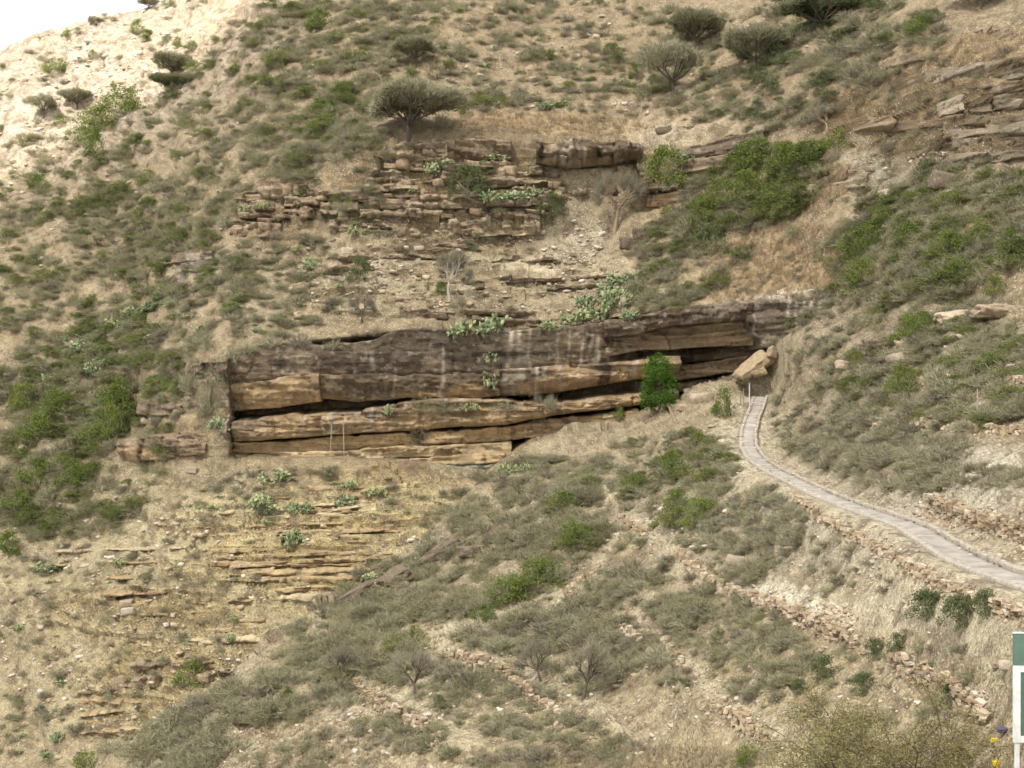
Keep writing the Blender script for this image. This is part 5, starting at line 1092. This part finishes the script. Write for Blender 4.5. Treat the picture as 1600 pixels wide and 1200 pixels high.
ORD = ['nearest'] + [q_ + ' nearest' for q_ in _t[1:] + ['twentieth'] + ['twenty-' + q_ for q_ in _t[:9]] + ['thirtieth'] + ['thirty-' + q_ for q_ in _t[:9]] + ['fortieth'] + ['forty-' + q_ for q_ in _t[:9]]]
for (k, j, sd), L in slots.items():
    L.sort(key=lambda t: t[0])
    for i, (d, p) in enumerate(L):
        o_ = ORD[i] if i < len(ORD) else 'outlying'
        if len(L) == 1: o_ = 'only'
        nm, desc, cat, grp = KIND[k]
        gg = random.Random(int(p[4]*7 + p[5]*131))
        ob = bpy.data.objects.new(nm, gg.choice(PROTO['b' if k == 'g' and p[6] else k])); COL.objects.link(ob)
        ob.location = p[1] - Vector((0, 0, .05*p[2])); ob.scale = (p[2], p[2], p[2]*p[3]*(.8 if not p[6] else 1.0)); ob.rotation_euler = (0, 0, gg.uniform(0, 6.28))
        tag(ob, '%s %s %s, %s one' % (desc, sd, LM[j][0], o_) if o_ not in ('only',) else '%s just %s %s' % (desc, sd, LM[j][0]), cat, grp)

# ---- masses: scattered instances on the same ground
def scatter(name, label, protos, pts, sc, rot):
    col = bpy.data.collections.new(name + '_shapes')
    for i, me_ in enumerate(protos): o = bpy.data.objects.new('%s_shape_%02d' % (name, i), me_); col.objects.link(o)
    me_ = bpy.data.meshes.new(name); me_.vertices.add(len(pts)); me_.vertices.foreach_set('co', np.array([tuple(p) for p in pts], np.float32).ravel())
    for nm, dat in (('scl', sc), ('rot', rot)):
        a = me_.attributes.new(nm, 'FLOAT_VECTOR', 'POINT'); a.data.foreach_set('vector', np.array(dat, np.float32).ravel())
    ob = obj(name, me_); tag(ob, label, None, None, 'stuff')
    ng = bpy.data.node_groups.new(name, 'GeometryNodeTree')
    ng.interface.new_socket('Geometry', in_out='INPUT', socket_type='NodeSocketGeometry'); ng.interface.new_socket('Geometry', in_out='OUTPUT', socket_type='NodeSocketGeometry')
    gi, go = ng.nodes.new('NodeGroupInput'), ng.nodes.new('NodeGroupOutput')
    ip = ng.nodes.new('GeometryNodeInstanceOnPoints'); ci = ng.nodes.new('GeometryNodeCollectionInfo')
    ci.inputs['Collection'].default_value = col; ci.inputs['Separate Children'].default_value = True; ci.inputs['Reset Children'].default_value = True
    ip.inputs['Pick Instance'].default_value = True
    for nm, sk in (('scl', 'Scale'), ('rot', 'Rotation')):
        na = ng.nodes.new('GeometryNodeInputNamedAttribute'); na.data_type = 'FLOAT_VECTOR'; na.inputs['Name'].default_value = nm; ng.links.new(na.outputs['Attribute'], ip.inputs[sk])
    rv = ng.nodes.new('FunctionNodeRandomValue'); rv.data_type = 'INT'
    for q_ in rv.inputs:
        if q_.name == 'Min' and q_.type == 'INT': q_.default_value = 0
        if q_.name == 'Max' and q_.type == 'INT': q_.default_value = len(protos) - 1
    ng.links.new([o_ for o_ in rv.outputs if o_.type == 'INT'][0], ip.inputs['Instance Index'])
    ng.links.new(gi.outputs[0], ip.inputs['Points']); ng.links.new(ci.outputs[0], ip.inputs['Instance']); ng.links.new(ip.outputs[0], go.inputs[0])
    md = ob.modifiers.new('scatter', 'NODES'); md.node_group = ng
    return ob
for k, lb in (('d', 'mass of small grey leafless scrub over the slopes'), ('o', 'mass of small olive scrub over the slopes'), ('g', 'scattered small green growth'), ('k', 'scattered small dark green growth'), ('c', 'small scattered cactus')):
    L = rest[k]
    if len(L) < 3: continue
    scatter({'d': 'dry_scrub', 'o': 'olive_scrub', 'g': 'green_scrub', 'k': 'dark_scrub', 'c': 'cactus_scrub'}[k], lb, PROTO[k], [p[1] for p in L], [(p[2], p[2], p[2]*p[3]*.8) for p in L], [(0, 0, rg.uniform(0, 6.28)) for p in L])
SZ = [(720,430,290,70,0,900),(890,370,60,60,0,260),(180,950,250,190,0,1000),(850,1100,310,95,0,900),(1240,938,140,20,18,900),(1340,880,150,60,20,500),(850,90,420,100,0,700),(220,250,260,190,-30,900),(1420,280,130,45,0,350),(1500,600,170,120,0,260),(1330,1080,260,110,0,700),(1150,720,60,90,0,250),(1240,470,70,14,-3,120),(1560,830,70,50,0,260),(520,860,200,80,0,160),(1460,770,80,40,0,200),(1020,830,90,40,10,220),(700,1040,150,60,20,350),(480,1165,230,45,-8,450),(150,100,220,90,-25,350)]
sp, ss, sr = [], [], []
for (cx, cy, rx, ry, rot, n) in SZ:
    ca, sa = math.cos(R(rot)), math.sin(R(rot))
    for _ in range(n):
        a, q_ = rg.uniform(0, 6.283), math.sqrt(rg.random()); x_, y_ = math.cos(a)*q_*rx, math.sin(a)*q_*ry
        q, nn, on = cast(cx + x_*ca - y_*sa, cy + x_*sa + y_*ca)
        if q is None or on in ('footpath', 'kerb', 'kerb_stone') or (on == 'rock_layer' and nn.z < .3): continue
        if rg.random() > max(.08, .5 + 1.2*mnoise.noise(q*.22) + .5*mnoise.noise(q*.45)): continue
        s_ = min(1.8 + rg.expovariate(.55), 9)/F*q.y*1.1
        sp.append(q + Vector((0, 0, s_*.1))); ss.append((s_*rg.uniform(.8, 1.4), s_*rg.uniform(.7, 1.1), s_*rg.uniform(.45, .8))); sr.append((rg.uniform(-.3, .3), rg.uniform(-.3, .3), rg.uniform(0, 6.28)))
for _ in range(700):
    i_ = rg.randrange(4, len(PATHW) - 2); p_ = PATHW[i_]; t_ = PATHW[i_+1] - PATHW[i_-1]; sd_ = Vector((-t_.y, t_.x, 0)).normalized()*rg.choice((-1, 1))*rg.choice((rg.uniform(.38, .6), rg.uniform(.8, 1.9)))
    h_ = scene.ray_cast(DG, p_ + sd_ + Vector((0, 0, 4)), Vector((0, 0, -1)))
    if h_[0]:
        s_ = rg.uniform(1.2, 4.5)/F*p_.y; sp.append(h_[1]); ss.append((s_*1.2, s_, s_*.6)); sr.append((0, 0, rg.uniform(0, 6.28)))
scatter('rubble', 'loose pale stones and rubble strewn over the slopes', PROTO['s'], sp, ss, sr)
GZ = [(1220,420,125,65,-12,800),(1480,90,130,26,-14,260),(850,195,170,16,2,250),(1250,300,90,40,-20,400),(1420,620,200,80,10,250),(800,900,260,140,-30,350),(1000,1000,260,140,0,350),(560,1010,180,90,-38,300),(750,100,420,100,0,500),(250,300,260,220,-35,600),(300,900,320,200,0,220),(700,440,280,70,0,150),(1350,1090,260,90,0,160),(950,1186,260,20,0,900),(480,1170,230,40,-8,500),(1480,1030,80,24,25,120)]
sp, ss, sr = [], [], []; sp2, ss2, sr2 = [], [], []
for gi_, (cx, cy, rx, ry, rot, n) in enumerate(GZ):
    ca, sa = math.cos(R(rot)), math.sin(R(rot))
    for _ in range(n):
        a, q_ = rg.uniform(0, 6.283), math.sqrt(rg.random()); x_, y_ = math.cos(a)*q_*rx, math.sin(a)*q_*ry
        q, nn, on = cast(cx + x_*ca - y_*sa, cy + x_*sa + y_*ca)
        if q is None or on in ONP: continue
        s_ = rg.uniform(5, 11)/F*q.y; A_, B_, C2 = (sp, ss, sr) if gi_ < 4 or rg.random() < .2 else (sp2, ss2, sr2)
        A_.append(q); B_.append((s_*1.3, s_*1.3, s_)); C2.append((rg.uniform(-.2, .2), rg.uniform(-.2, .2), rg.uniform(0, 6.28)))
scatter('dry_grass', 'tufts of rusty orange dry grass', PROTO['G'], sp, ss, sr)
scatter('straw', 'pale straw tufts and crop stubble', PROTO['S'], sp2, ss2, sr2)

# ------------------------------------------------------------------ the cloud that shades all but the far left hill
edge_pts = [px(-60, 370, 196), px(0, 325, 202), px(250, 205, 214), px(530, 35, 232), px(680, -70, 244)]
HC = 520.0
pj = [p + SUN*((HC - p.z)/SUN.z) for p in edge_pts]
ax = (pj[-1] - pj[0]); ax.z = 0; ax.normalize(); nrm = Vector((ax.y, -ax.x, 0))      # nrm points to the shaded side
if (px(800, 600, 130) + SUN*((HC)/SUN.z) - pj[1]).dot(nrm) < 0: nrm = -nrm
nx_, ny_ = 60, 44; ctr = pj[2]
Lx, Ly = 620.0, 460.0
gx = np.linspace(-.5, .5, nx_)*Lx; gy = np.linspace(0, 1, ny_)*Ly
GX, GY = np.meshgrid(gx, gy)
wob = 9*fbm(GX*.02, 0*GX, 0*GX, 3, 91)
base = np.stack([ctr.x + ax.x*GX + nrm.x*(GY + wob), ctr.y + ax.y*GX + nrm.y*(GY + wob), np.full(GX.shape, HC)], -1)
e_ = np.clip(np.minimum(np.minimum(GX + Lx/2, Lx/2 - GX)/60, np.minimum(GY/14, (Ly - GY)/60)), 0, 1)**.5
puff = e_*(26 + 22*fbm(GX*.012, GY*.012, 0*GX, 4, 95)); low_ = e_*(8 + 5*fbm(GX*.02, GY*.02, 0*GX, 3, 97))
tp_ = base + np.array((0, 0, 1.0))*np.maximum(puff, e_*4)[..., None]; bt_ = base - np.array((0, 0, 1.0))*low_[..., None]
F1 = grid_faces(ny_, nx_); Vc = np.concatenate([tp_.reshape(-1, 3), bt_.reshape(-1, 3)]); F2 = F1[:, ::-1] + nx_*ny_
t = NT('cloud_vapour'); tr = t.n('ShaderNodeBsdfTransparent'); tr.inputs[0].default_value = (1, 1, 1, 1)
tl = t.n('ShaderNodeBsdfTranslucent'); tl.inputs[0].default_value = (.95, .95, .95, 1)
mx = t.n('ShaderNodeMixShader'); mx.inputs[0].default_value = 0.41; t.l(tr.outputs[0], mx.inputs[1]); t.l(tl.outputs[0], mx.inputs[2]); t.l(mx.outputs[0], t.out.inputs[0])
cloud = obj('cloud', npmesh('cloud', Vc, np.concatenate([F1, F2]), t.m, True))
tag(cloud, 'broad white cloud over the valley shading the slopes', None, None, 'structure')
